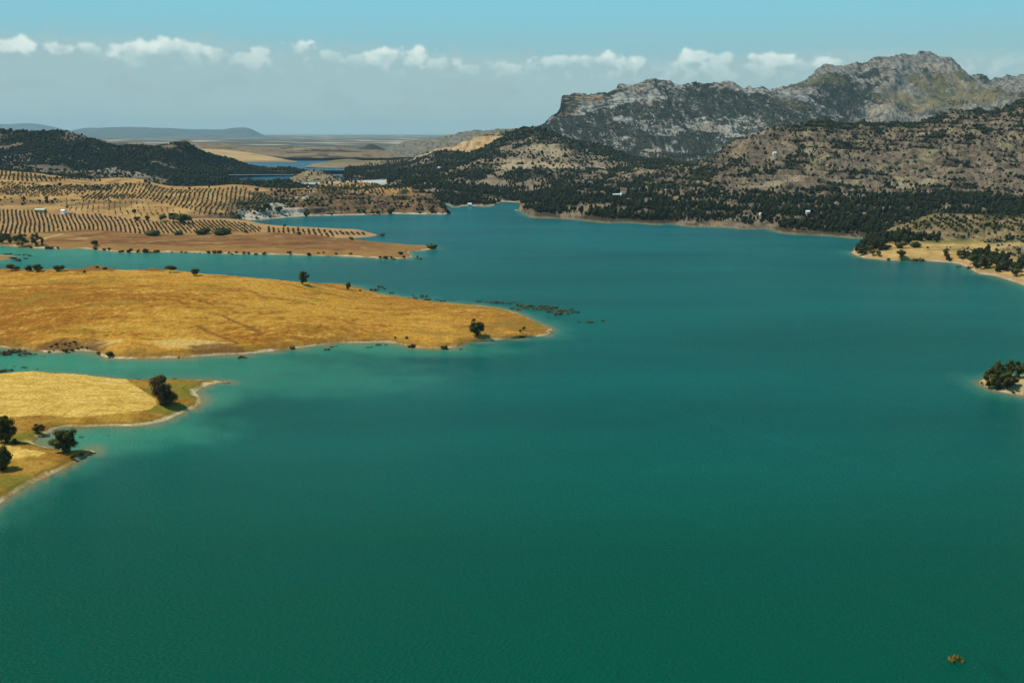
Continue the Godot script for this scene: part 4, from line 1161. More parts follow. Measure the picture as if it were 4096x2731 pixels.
func sky_base(el: float) -> Color:
	var d := rad_to_deg(el)
	if d < 0.0:
		return Color(0.20, 0.27, 0.26)
	var c := Color(0.36, 0.53, 0.515)
	c = mixc(c, Color(0.30, 0.53, 0.565), smoothstep(0.5, 4.0, d))
	c = mixc(c, Color(0.225, 0.60, 0.735), smoothstep(3.4, 8.0, d))
	c = mixc(c, Color(0.11, 0.36, 0.58), smoothstep(7.0, 30.0, d))
	c = mixc(c, Color(0.055, 0.20, 0.44), smoothstep(25.0, 80.0, d))
	return c


func noise_texture(seed_value: int, freq: float, octaves: int, low: Color, high: Color, size := 512) -> NoiseTexture2D:
	var n := FastNoiseLite.new()
	n.seed = seed_value
	n.frequency = freq
	n.fractal_octaves = octaves
	n.noise_type = FastNoiseLite.TYPE_SIMPLEX_SMOOTH
	var t := NoiseTexture2D.new()
	t.noise = n
	t.width = size
	t.height = size
	t.seamless = true
	t.generate_mipmaps = false
	var g := Gradient.new()
	g.set_color(0, low)
	g.set_color(1, high)
	t.color_ramp = g
	return t


func ground_material(seed_value: int, scale_m: float, low: Color, high: Color) -> StandardMaterial3D:
	var m := StandardMaterial3D.new()
	m.vertex_color_use_as_albedo = true
	m.roughness = 1.0
	m.metallic_specular = 0.1
	m.albedo_texture = noise_texture(seed_value, 0.035, 5, low, high)
	m.uv1_triplanar = true
	m.uv1_world_triplanar = true
	m.uv1_scale = Vector3.ONE / scale_m
	return m


func make_materials() -> void:
	mat.earth = ground_material(3, 45.0, Color(0.72, 0.70, 0.67), Color(1, 1, 1))
	mat.grass = ground_material(5, 60.0, Color(0.72, 0.68, 0.62), Color(1, 1, 1))
	mat.rock = ground_material(9, 90.0, Color(0.50, 0.49, 0.48), Color(1, 1, 1))
	var w := StandardMaterial3D.new()
	w.vertex_color_use_as_albedo = true
	w.roughness = 0.25
	w.metallic_specular = 0.11
	w.normal_enabled = true
	w.normal_scale = 0.9
	var n := FastNoiseLite.new()
	n.seed = 21
	n.frequency = 0.045
	n.fractal_octaves = 4
	n.noise_type = FastNoiseLite.TYPE_SIMPLEX_SMOOTH
	var t := NoiseTexture2D.new()
	t.noise = n
	t.width = 1024
	t.height = 1024
	t.seamless = true
	t.generate_mipmaps = false
	t.as_normal_map = true
	t.bump_strength = 7.0
	w.normal_texture = t
	w.uv1_scale = Vector3(1.0 / 120.0, 1.0 / 48.0, 1)
	mat.water = w
	var leaf := StandardMaterial3D.new()
	leaf.vertex_color_use_as_albedo = true
	leaf.roughness = 0.9
	leaf.metallic_specular = 0.15
	leaf.cull_mode = BaseMaterial3D.CULL_DISABLED
	mat.leaf = leaf
	mat.bark = plain(Color(0.10, 0.075, 0.055), 0.95)
	mat.white = plain(Color(0.80, 0.79, 0.75), 0.85)
	mat.yellow = plain(Color(0.42, 0.34, 0.06), 0.8)
	mat.tin = plain(Color(0.55, 0.68, 0.66), 0.6)
	mat.tile = plain(Color(0.36, 0.15, 0.08), 0.9)
	mat.dark = plain(Color(0.03, 0.03, 0.035), 0.6)
	mat.stone = plain(Color(0.60, 0.57, 0.48), 0.95)
	mat.steel = plain(Color(0.30, 0.32, 0.33), 0.6)
	mat.wood = plain(Color(0.18, 0.12, 0.07), 0.9)


func plain(c: Color, roughness: float) -> StandardMaterial3D:
	var m := StandardMaterial3D.new()
	m.albedo_color = c.linear_to_srgb()
	m.roughness = roughness
	m.metallic_specular = 0.3
	return m


# ---------------------------------------------------------------- naming

func numbered(called: String) -> String:
	if not taken.has(called):
		taken[called] = 0
		return called
	taken[called] += 1
	return "%s_%03d" % [called, taken[called]]


func tag(o: Node3D, label: String, category: String, group := "") -> void:
	o.set_meta("label", label)
	o.set_meta("category", category)
	if group != "":
		o.set_meta("group", group)


func thing(called: String, label: String, category: String, at: Vector3, turn := 0.0, group := "") -> Node3D:
	var o := Node3D.new()
	o.name = numbered(called)
	o.position = at
	o.rotation.y = turn
	tag(o, label, category, group)
	add_child(o)
	return o


func part(called: String, mesh: Mesh, material: Material, parent: Node3D, at := Vector3.ZERO) -> MeshInstance3D:
	var o := MeshInstance3D.new()
	o.name = called
	o.mesh = mesh
	o.material_override = material
	o.position = at
	parent.add_child(o, true)
	return o


func box(size: Vector3) -> BoxMesh:
	var b := BoxMesh.new()
	b.size = size
	return b


func ordinal(k: int) -> String:
	var words := ["first", "second", "third", "fourth", "fifth", "sixth", "seventh", "eighth", "ninth", "tenth", "eleventh", "twelfth", "thirteenth", "fourteenth", "fifteenth", "sixteenth", "seventeenth", "eighteenth", "nineteenth"]
	if k < words.size():
		return words[k]
	var tens := ["", "", "twenty", "thirty", "forty", "fifty", "sixty", "seventy", "eighty", "ninety"]
	var n := k + 1
	if n == 100:
		return "hundredth"
	if n < 100:
		if n % 10 == 0:
			return str(tens[n / 10]).trim_suffix("y") + "ieth"
		return "%s-%s" % [tens[n / 10], words[n % 10 - 1]]
	return ("two hundred and %s" % ordinal(k - 200)) if k >= 200 else "hundred and %s" % ordinal(k - 100)


# ---------------------------------------------------------------- foliage shapes

func ball(level: int) -> Array:
	if ball_cache.has(level):
		return ball_cache[level]
	var v: Array[Vector3] = []
	var f: Array = []
	if level == 0:
		var g := (1.0 + sqrt(5.0)) / 2.0
		for s in [[-1, g, 0], [1, g, 0], [-1, -g, 0], [1, -g, 0], [0, -1, g], [0, 1, g], [0, -1, -g], [0, 1, -g], [g, 0, -1], [g, 0, 1], [-g, 0, -1], [-g, 0, 1]]:
			v.append(Vector3(s[0], s[1], s[2]).normalized())
		f = [[0, 11, 5], [0, 5, 1], [0, 1, 7], [0, 7, 10], [0, 10, 11], [1, 5, 9], [5, 11, 4], [11, 10, 2], [10, 7, 6], [7, 1, 8], [3, 9, 4], [3, 4, 2], [3, 2, 6], [3, 6, 8], [3, 8, 9], [4, 9, 5], [2, 4, 11], [6, 2, 10], [8, 6, 7], [9, 8, 1]]
	else:
		var low := ball(level - 1)
		v.assign(low[0])
		var mids := {}
		for t in low[1]:
			var m := []
			for e in 3:
				var a: int = t[e]
				var b: int = t[(e + 1) % 3]
				var key := Vector2i(mini(a, b), maxi(a, b))
				if not mids.has(key):
					mids[key] = v.size()
					v.append(((v[a] + v[b]) / 2.0).normalized())
				m.append(mids[key])
			f.append_array([[t[0], m[0], m[2]], [t[1], m[1], m[0]], [t[2], m[2], m[1]], [m[0], m[1], m[2]]])
	ball_cache[level] = [v, f]
	return ball_cache[level]


func lump(st: SurfaceTool, level: int, center: Vector3, radii: Vector3, uneven: float, seed_value: float, tint: Color, vary := 0.35) -> void:
	var b := ball(level)
	var pts := PackedVector3Array()
	var cols := PackedColorArray()
	for q: Vector3 in b[0]:
		var k := 1.0 + uneven * rough.get_noise_3d(q.x * 1.4 + seed_value, q.y * 1.4, q.z * 1.4) * 1.6
		pts.append(center + q * radii * k)
		var s := 1.0 + vary * 1.6 * rough.get_noise_3d(q.x * 2.2, q.y * 2.2 + seed_value, q.z * 2.2)
		cols.append(Color(tint.r * s, tint.g * s, tint.b * s))
	for t in b[1]:
		for e in [0, 2, 1]:
			st.set_color(cols[t[e]])
			st.set_normal(((pts[t[e]] - center) / radii).normalized())
			st.add_vertex(pts[t[e]])


func begin() -> SurfaceTool:
	var st := SurfaceTool.new()
	st.begin(Mesh.PRIMITIVE_TRIANGLES)
	return st


func leaves(st: SurfaceTool, r: RandomNumberGenerator, center: Vector3, radii: Vector3, count: int, size: float, tint: Color) -> void:
	for k in count:
		var d := Vector3(r.randfn(), r.randfn(), r.randfn()).normalized()
		var q := center + d * radii * (0.72 + 0.36 * sqrt(r.randf()))
		var face := (d + Vector3(r.randfn(), r.randfn(), r.randfn()) * 0.5).normalized()
		var a := face.cross(Vector3(r.randfn(), r.randfn(), r.randfn())).normalized() * size * r.randf_range(0.7, 1.3)
		var b := face.cross(a) * r.randf_range(0.5, 0.9)
		var s := r.randf_range(0.5, 1.7)
		var c := Color(tint.r * s * r.randf_range(0.85, 1.2), tint.g * s, tint.b * s)
		var nn := (d * 0.8 + face * 0.5).normalized()
		for v: Vector3 in [q - a * 0.5 - b * 0.3, q + b * 0.7, q + a * 0.5 - b * 0.3]:
			st.set_color(c)
			st.set_normal(nn)
			st.add_vertex(v)


func tube(st: SurfaceTool, a: Vector3, b: Vector3, ra: float, rb: float, sides := 7, tint := Color.WHITE) -> void:
	var axis := (b - a).normalized()
	var u := axis.cross(Vector3(0.31, 0.17, 0.93)).normalized()
	var v := axis.cross(u)
	for k in sides:
		var t0 := TAU * k / sides
		var t1 := TAU * (k + 1) / sides
		var d0 := u * cos(t0) + v * sin(t0)
		var d1 := u * cos(t1) + v * sin(t1)
		var quad := [a + d0 * ra, a + d1 * ra, b + d1 * rb, a + d0 * ra, b + d1 * rb, b + d0 * rb]
		var norms := [d0, d1, d1, d0, d1, d0]
		for e in 6:
			st.set_color(tint)
			st.set_normal(norms[e])
			st.add_vertex(quad[e])


func tree(called: String, label: String, category: String, at: Vector3, height: float, width: float, detail: float, tint: Color, style := "round", group := "") -> Node3D:
	var r := RandomNumberGenerator.new()
	r.seed = hash(label)
	var o := thing(called, label, category, at - Vector3(0, 0.2, 0), 0.0, group)
	var st := begin()
	var bush := style == "bush"
	var stem := 0.02 * height if bush else (0.10 if style == "oak" else 0.07) * height
	var lean := Vector3(-0.05 * width, 0, 0) if style == "leaning" else Vector3.ZERO
	var rad := 0.022 * height + 0.01 * width
	tube(st, Vector3.ZERO, Vector3(0, stem, 0) + lean * 0.5, rad * 1.35, rad)
	tube(st, Vector3(0, stem, 0) + lean * 0.5, Vector3(0.02 * width, 0.62 * height, 0) + lean * 2.0, rad, rad * 0.4)
	part("trunk", st.commit(), mat.bark, o)
	if detail > 10.0:
		for k in 4:
			var lb := begin()
			var t := TAU * k / 4.0 + r.randf()
			tube(lb, Vector3(0, stem * r.randf_range(0.9, 1.5), 0) + lean * 0.5, Vector3(cos(t) * 0.3 * width, height * r.randf_range(0.4, 0.6), sin(t) * 0.3 * width), rad * 0.6, rad * 0.2, 5)
			part("limb", lb.commit(), mat.bark, o)
	st = begin()
	var n := int(clampf(detail * 0.9, 6, 24))
	var mid := Vector3(0, (stem * 0.5 + height) * 0.5, 0)
	var reach := Vector3(width * 0.54, (height - stem * 0.5) * 0.54, width * 0.54)
	var spread := 0.62
	var clump := 0.47
	if detail > 10.0:
		n = int(clampf(detail * 1.5, 20, 44))
		spread = 0.80
		clump = 0.29
	var count := int(clampf(detail * detail * 12.0, 90, 8000) / n)
	var size := clampf(width * 0.05, 0.22, 0.8)
	if detail < 6.0:
		size = width * 0.12
	for k in n:
		var d := Vector3(r.randfn(), r.randfn(), r.randfn()).normalized() * pow(r.randf_range(0.08, 1.0), 0.42)
		if style == "leaning":
			d.y = lerpf(-1.0, 1.0, (k + 0.5) / n)
			d.x *= 0.8
		var c := mid + d * reach * spread
		var rr := reach * clump * r.randf_range(0.75, 1.2)
		if style == "leaning":
			c.x += -0.20 * width * d.y
			rr *= (1.05 - 0.15 * absf(d.y)) * (0.75 if absf(d.y + 0.05) < 0.18 else 1.0)
		elif style == "pine":
			var taper := 1.0 - 0.55 * clampf((c.y - mid.y) / reach.y, 0, 1)
			c.x *= taper
			c.z *= taper
		rr.y = maxf(rr.y * 0.85, rr.x * 0.55)
		c.y = maxf(c.y, rr.y * 0.75)
		var own := tint * r.randf_range(0.65, 1.45)
		lump(st, 1, c, rr * (0.62 if detail > 10.0 else 0.8), 0.6, r.randf() * 50.0, own * 0.8)
		leaves(st, r, c, rr, count, size, own)
	part("crown", st.commit(), mat.leaf, o)
	return o


# ---------------------------------------------------------------- scattered plants

func grow(kind: String, land: String, share: Callable, per_area: float, smallest: float, largest: float) -> void:
	var d: Dictionary = lands[land]
	var pos: PackedVector3Array = d.pos
	var w: int = d.nu + 1
	var key := kind + "/" + land
	if not plants.has(key):
		plants[key] = []
	var list: Array = plants[key]
	for j in range(0, int(d.nv) - 1, 2):
		for i in range(0, int(d.nu) - 1, 2):
			var a := pos[j * w + i]
			if a.y < 0.9:
				continue
			var e := pos[j * w + i + 2] - a
			var f := pos[(j + 2) * w + i] - a
			var area := e.cross(f).length()
			var much: float = share.call(a) * area * per_area
			var count := int(much + rng.randf())
			for k in count:
				var fu := rng.randf()
				var fv := rng.randf()
				var p := a + e * fu + f * fv
				var mid := pos[(j + 1) * w + i + 1]
				p.y += (mid.y - (a + e * 0.5 + f * 0.5).y) * (1.0 - absf(2.0 * fu - 1.0)) * (1.0 - absf(2.0 * fv - 1.0))
				if in_clearing(p):
					continue
				var s := smallest * pow(largest / smallest, pow(rng.randf(), 1.7))
				list.append([p, s, rng.randf_range(0.75, 1.45), rng.randf() * TAU, rng.randf_range(0.5, 1.55), ""])


func in_clearing(p: Vector3) -> bool:
	for q in clearings:
		if absf(p.x - q[0].x) < q[1] and p.z - q[0].z > -9.0 and p.z - q[0].z < 20.0:
			return true
	return false


func rows_of_olives(land: String, area: Array, px: float, py: float, py2: float, px2: float, apart: float, along: float, size: float, missing: float, name_of: String) -> void:
	var poly := PackedVector2Array()
	for k in area.size() / 2:
		var q := spot(area[2 * k], area[2 * k + 1])
		if area[2 * k] < 0:
			var h := spot(2, area[2 * k + 1]).y
			q = at_height(area[2 * k], area[2 * k + 1], h)
		poly.append(Vector2(q.x, q.z))
	var a := spot(px, py)
	var b := spot(px2, py2)
	var dir := Vector2(b.x - a.x, b.z - a.z).normalized()
	var side := Vector2(-dir.y, dir.x)
	if side.x < 0:
		side = -side
	var d: Dictionary = lands[land]
	var heights := {}
	var cell := 9.0
	for q: Vector3 in d.pos:
		var key := Vector2i(int(floor(q.x / cell)), int(floor(q.z / cell)))
		if not heights.has(key) or heights[key] < q.y:
			heights[key] = q.y
	var u0 := 1e9
	var u1 := -1e9
	var v0 := 1e9
	var v1 := -1e9
	for q in poly:
		u0 = minf(u0, q.dot(side))
		u1 = maxf(u1, q.dot(side))
		v0 = minf(v0, q.dot(dir))
		v1 = maxf(v1, q.dot(dir))
	var key2 := "olive/" + land
	if not plants.has(key2):
		plants[key2] = []
	var u := u0
	var row := 0
	while u < u1:
		var v := v0
		var k := 0
		while v < v1:
			var q := side * (u + rng.randf_range(-0.6, 0.6)) + dir * (v + rng.randf_range(-1.3, 1.3))
			q += side * 3.0 * soft.get_noise_2d(q.x / 160, q.y / 160)
			if rng.randf() > missing and Geometry2D.is_point_in_polygon(q, poly):
				var key := Vector2i(int(floor(q.x / cell)), int(floor(q.y / cell)))
				var y := 0.0
				var wsum := 0.0
				var fx := q.x / cell - 0.5
				var fz := q.y / cell - 0.5
				for dz in 2:
					for dx in 2:
						var kk := Vector2i(int(floor(fx)) + dx, int(floor(fz)) + dz)
						if heights.has(kk):
							var ww: float = (1.0 - absf(fx - kk.x)) * (1.0 - absf(fz - kk.y)) + 0.001
							y += heights[kk] * ww
							wsum += ww
				if wsum > 0.0 and y / wsum > 0.6:
					plants[key2].append([Vector3(q.x, y / wsum - 0.3, q.y), size * rng.randf_range(0.75, 1.2), rng.randf_range(0.85, 1.15), rng.randf() * TAU, rng.randf_range(0.75, 1.3), "%s|%d|%d" % [name_of, row, k]])
			v += along
			k += 1
		u += apart
		row += 1


func groves() -> void:
	rows_of_olives("striped_grove_hill", [-70, 207, 0, 208, 23, 209.3, 56, 213, 99, 213, 117, 216, 134, 219.7, 169, 221.2, 193, 219.8, 222, 219.8, 245, 221.5, 262, 226, 258, 231, 222, 230.8, 200, 229.5, 175, 232, 150, 232.8, 117, 230, 99, 228, 47, 230.5, 21, 232.5, 0, 233, -70, 231], 30, 230, 210, 28.5, 6.6, 5.6, 2.75, 0.06, "striped grove")
	rows_of_olives("striped_grove_hill", [264, 226, 300, 227.5, 330, 229, 362, 231.3, 365, 233, 342, 233.4, 301, 232.6, 262, 231.3], 280, 231, 227, 274, 8.0, 7.0, 3.2, 0.14, "lakeside grove")
	rows_of_olives("olive_bluff_hill", [120, 184, 168, 188, 210, 187, 246, 187, 254, 192, 250, 201, 240, 207, 222, 216, 200, 213, 175, 205, 140, 197, 105, 198, 85, 200, 80, 195, 100, 190], 190, 200, 188, 196, 8.6, 8.6, 3.4, 0.2, "earth hill grove")
	rows_of_olives("olive_bluff_hill", [60, 196, 100, 200, 140, 199, 175, 207, 215, 218, 200, 220, 165, 218, 120, 214, 80, 210, 60, 204], 120, 210, 200, 122, 10.0, 9.0, 2.2, 0.45, "young grove")
	rows_of_olives("olive_bluff_hill", [254, 192, 262, 191, 285, 202, 270, 206, 255, 209, 240, 214, 232, 213, 246, 201], 245, 208, 193, 258, 8.0, 7.0, 3.6, 0.06, "steep cliff grove")
	rows_of_olives("olive_bluff_hill", [-70, 179, 0, 180, 30, 182, 60, 184, 95, 183, 120, 182, 112, 188, 80, 193, 50, 195, 20, 195, 0, 192, -70, 192], 40, 192, 183, 60, 9.0, 9.5, 3.5, 0.2, "upper grove")
	rows_of_olives("olive_bluff_hill", [-70, 168, 0, 169.5, 30, 172.5, 60, 177, 66, 180, 30, 180, 0, 177, -70, 175], 20, 177, 171, 22, 9.0, 9.0, 3.5, 0.2, "topmost pale grove")
	rows_of_olives("olive_bluff_hill", [315, 189, 325, 184.5, 348, 184, 377, 184.6, 402, 188, 410, 191.5, 385, 192, 350, 190.6, 320, 191], 350, 190, 185, 345, 8.0, 7.5, 3.5, 0.05, "bluff top grove")
	rows_of_olives("beach_hill", [905, 224, 930, 216, 945, 214, 1024, 217.5, 1090, 219, 1090, 232, 1024, 229, 990, 229, 950, 230], 960, 222, 215, 945, 15.0, 13.0, 5.2, 0.1, "beach hill")


func woods() -> void:
	grow("pine", "rocky_hill", func(p: Vector3) -> float: return cover("rocky", p) * smoothstep(40.0, 28.0, p.y), 0.026, 4.0, 12.0)
	grow("shrub", "rocky_hill", func(p: Vector3) -> float: return (cover("rocky", p) + 0.05) * smoothstep(20.0, 36.0, p.y), 0.050, 1.4, 7.5)
	grow("pine", "scrub_hill", func(p: Vector3) -> float: return cover("scrub", p) * smoothstep(60.0, 30.0, p.y), 0.018, 5.0, 10.0)
	grow("shrub", "scrub_hill", func(p: Vector3) -> float: return (cover("scrub", p) + 0.12) * smoothstep(25.0, 55.0, p.y), 0.020, 2.5, 8.0)
	grow("shrub", "wooded_hill", func(p: Vector3) -> float: return cover("wooded", p) + 0.05, 0.020, 3.5, 9.0)
	grow("shrub", "forest_foot", func(p: Vector3) -> float: return cover("wooded", p) + 0.1, 0.026, 3.5, 9.0)
	grow("shrub", "olive_bluff_hill", func(p: Vector3) -> float: return cover("bluff", p) + 0.002, 0.020, 1.8, 6.5)
	grow("shrub", "brown_knoll", func(_p: Vector3) -> float: return 0.25, 0.012, 2.5, 7.0)
	grow("shrub", "beach_hill", func(p: Vector3) -> float: return smoothstep(9.0, 14.0, p.y) * clampf(0.25 + 1.6 * rough.get_noise_2d(p.x / 65 + 21, p.z / 65), 0.05, 1.0), 0.040, 1.2, 4.8)
	grow("pine", "beach_hill", func(p: Vector3) -> float: return patch_share(p, "dense"), 0.028, 6.0, 11.0)
	grow("shrub", "table_mountain", func(p: Vector3) -> float: return smoothstep(0.4, 0.9, cover("limestone", p)), 0.004, 2.5, 5.5)
	grow("shrub", "peak_mountain", func(p: Vector3) -> float: return smoothstep(0.4, 0.9, cover("peak", p)), 0.003, 3.0, 6.5)
	grow("shrub", "quarry_hill", func(p: Vector3) -> float: return (1.0 - patch_share(p, "orange")) * (1.0 - patch_share(p, "pale")) * 0.6, 0.010, 3.0, 8.0)
	grow("shrub", "grassy_island", func(p: Vector3) -> float: return smoothstep(-640, -560, p.x) * 0.3, 0.006, 4.0, 8.0)


func plant_mesh(kind: String, seed_value: float) -> Mesh:
	var st := begin()
	if kind == "pine":
		lump(st, 1, Vector3(0, 0.66, 0), Vector3(0.30, 0.42, 0.30), 0.6, seed_value, Color(0.017, 0.022, 0.008))
		lump(st, 1, Vector3(0.12, 0.42, 0.08), Vector3(0.30, 0.28, 0.28), 0.6, seed_value + 7, Color(0.015, 0.020, 0.008))
		tube(st, Vector3(0, -0.1, 0), Vector3(0, 0.35, 0), 0.04, 0.03, 4, Color(0.07, 0.05, 0.035))
	elif kind == "olive":
		lump(st, 1, Vector3(0, 0.58, 0), Vector3(0.52, 0.44, 0.50), 0.5, seed_value, Color(0.046, 0.050, 0.022))
		tube(st, Vector3(0, -0.1, 0), Vector3(0, 0.35, 0), 0.07, 0.05, 4, Color(0.09, 0.07, 0.05))
	else:
		lump(st, 1, Vector3(0, 0.36, 0), Vector3(0.55, 0.45, 0.52), 0.6, seed_value, Color(0.020, 0.025, 0.011))
	return st.commit()


func settle_plants() -> void:
	var names := {"pine": ["pine_tree", "tree", "wood"], "shrub": ["hill_shrub", "shrub", "scrub"], "olive": ["olive_tree", "olive tree", "olive_grove"]}
	var where := {"rocky_hill": "the bare rocky hillside", "scrub_hill": "the scrub hill below the table mountain", "wooded_hill": "the dark wooded hill", "forest_foot": "the low wooded rise", "olive_bluff_hill": "the brown bluff and earth hills", "brown_knoll": "the brown knoll by the dam", "beach_hill": "the olive hill above the beach",
		"table_mountain": "the table mountain", "peak_mountain": "the highest peak", "quarry_hill": "the quarry ridge", "grassy_island": "the far grassy island", "striped_grove_hill": "the striped grove slope"}
	for kind in names:
		var every := []
		for key: String in plants:
			if not key.begins_with(kind + "/"):
				continue
			for q in plants[key]:
				var s := project(q[0] + Vector3(0, q[1] * 0.5, 0))
				if s.z < 0 or s.x < 2 or s.y < 0 or s.x >= FULL.x - 2 or s.y >= FULL.y:
					continue
				if s.z > seen_depth[int(s.y) * FULL.x + int(s.x)] * 1.01 + 6.0:
					continue
				every.append([q[1] * q[2] / s.z, q, key.get_slice("/", 1), s])
		every.sort_custom(func(a, b): return a[0] > b[0])
		var single := {}
		var meshes := []
		for k in 3:
			meshes.append(plant_mesh(kind, 3.0 + 11.0 * k))
		var chosen := every.slice(0, 292)
		chosen.sort_custom(func(a, b): return a[3].x < b[3].x)
		var count_of := {}
		for e in chosen:
			var q: Array = e[1]
			single[q] = true
			var o := MeshInstance3D.new()
			o.name = numbered(names[kind][0])
			o.mesh = meshes[count_of.size() * 0 + (hash(q[0]) % 3)]
			o.material_override = mat.leaf
			o.transform = placed(q)
			var label := ""
			var group := ""
			if kind == "olive":
				var bits: PackedStringArray = q[5].split("|")
				label = "olive tree of the %s, %s row from left, %s up" % [bits[0], ordinal(int(bits[1])), ordinal(int(bits[2]))]
				group = "olive trees planted in rows"
			else:
				var s: Vector3 = e[3]
				var place: String = where[e[2]]
				count_of[place] = count_of.get(place, -1) + 1
				var size := "tall" if q[2] > 1.05 else "broad" if q[2] < 0.9 else "rounded"
				label = "%s dark %s, %s from the left on %s" % [size, "pine" if kind == "pine" else "shrub", ordinal(count_of[place]), place]
				group = ("pines of " if kind == "pine" else "shrubs of ") + place
			tag(o, label, names[kind][1], group)
			add_child(o)
		for key: String in plants:
			if not key.begins_with(kind + "/"):
				continue
			var rest := []
			for q in plants[key]:
				if not single.has(q):
					rest.append(q)
			if rest.is_empty():
				continue
			var mm := MultiMesh.new()
			mm.transform_format = MultiMesh.TRANSFORM_3D
			mm.use_colors = true
			mm.mesh = meshes[hash(key) % 3]
			mm.instance_count = rest.size()
			for k in rest.size():
				mm.set_instance_transform(k, placed(rest[k]))
				var s: float = rest[k][4]
				mm.set_instance_color(k, Color(s, s, s * 0.95))
			var o := MultiMeshInstance3D.new()
			o.name = numbered(names[kind][2])
			o.multimesh = mm
			o.material_override = mat.leaf
			o.set_meta("label", "%s covering %s" % [{"pine": "dark pine wood", "shrub": "dark scrub", "olive": "rows of small olive trees"}[kind], where[key.get_slice("/", 1)]])
			o.set_meta("category", names[kind][2].replace("_", " "))
			o.set_meta("kind", "stuff")
			add_child(o)


func placed(q: Array) -> Transform3D:
	return Transform3D(Basis(Vector3.UP, q[3]).scaled(Vector3(q[1], q[1] * q[2], q[1])), q[0])


# ---------------------------------------------------------------- single trees and bushes

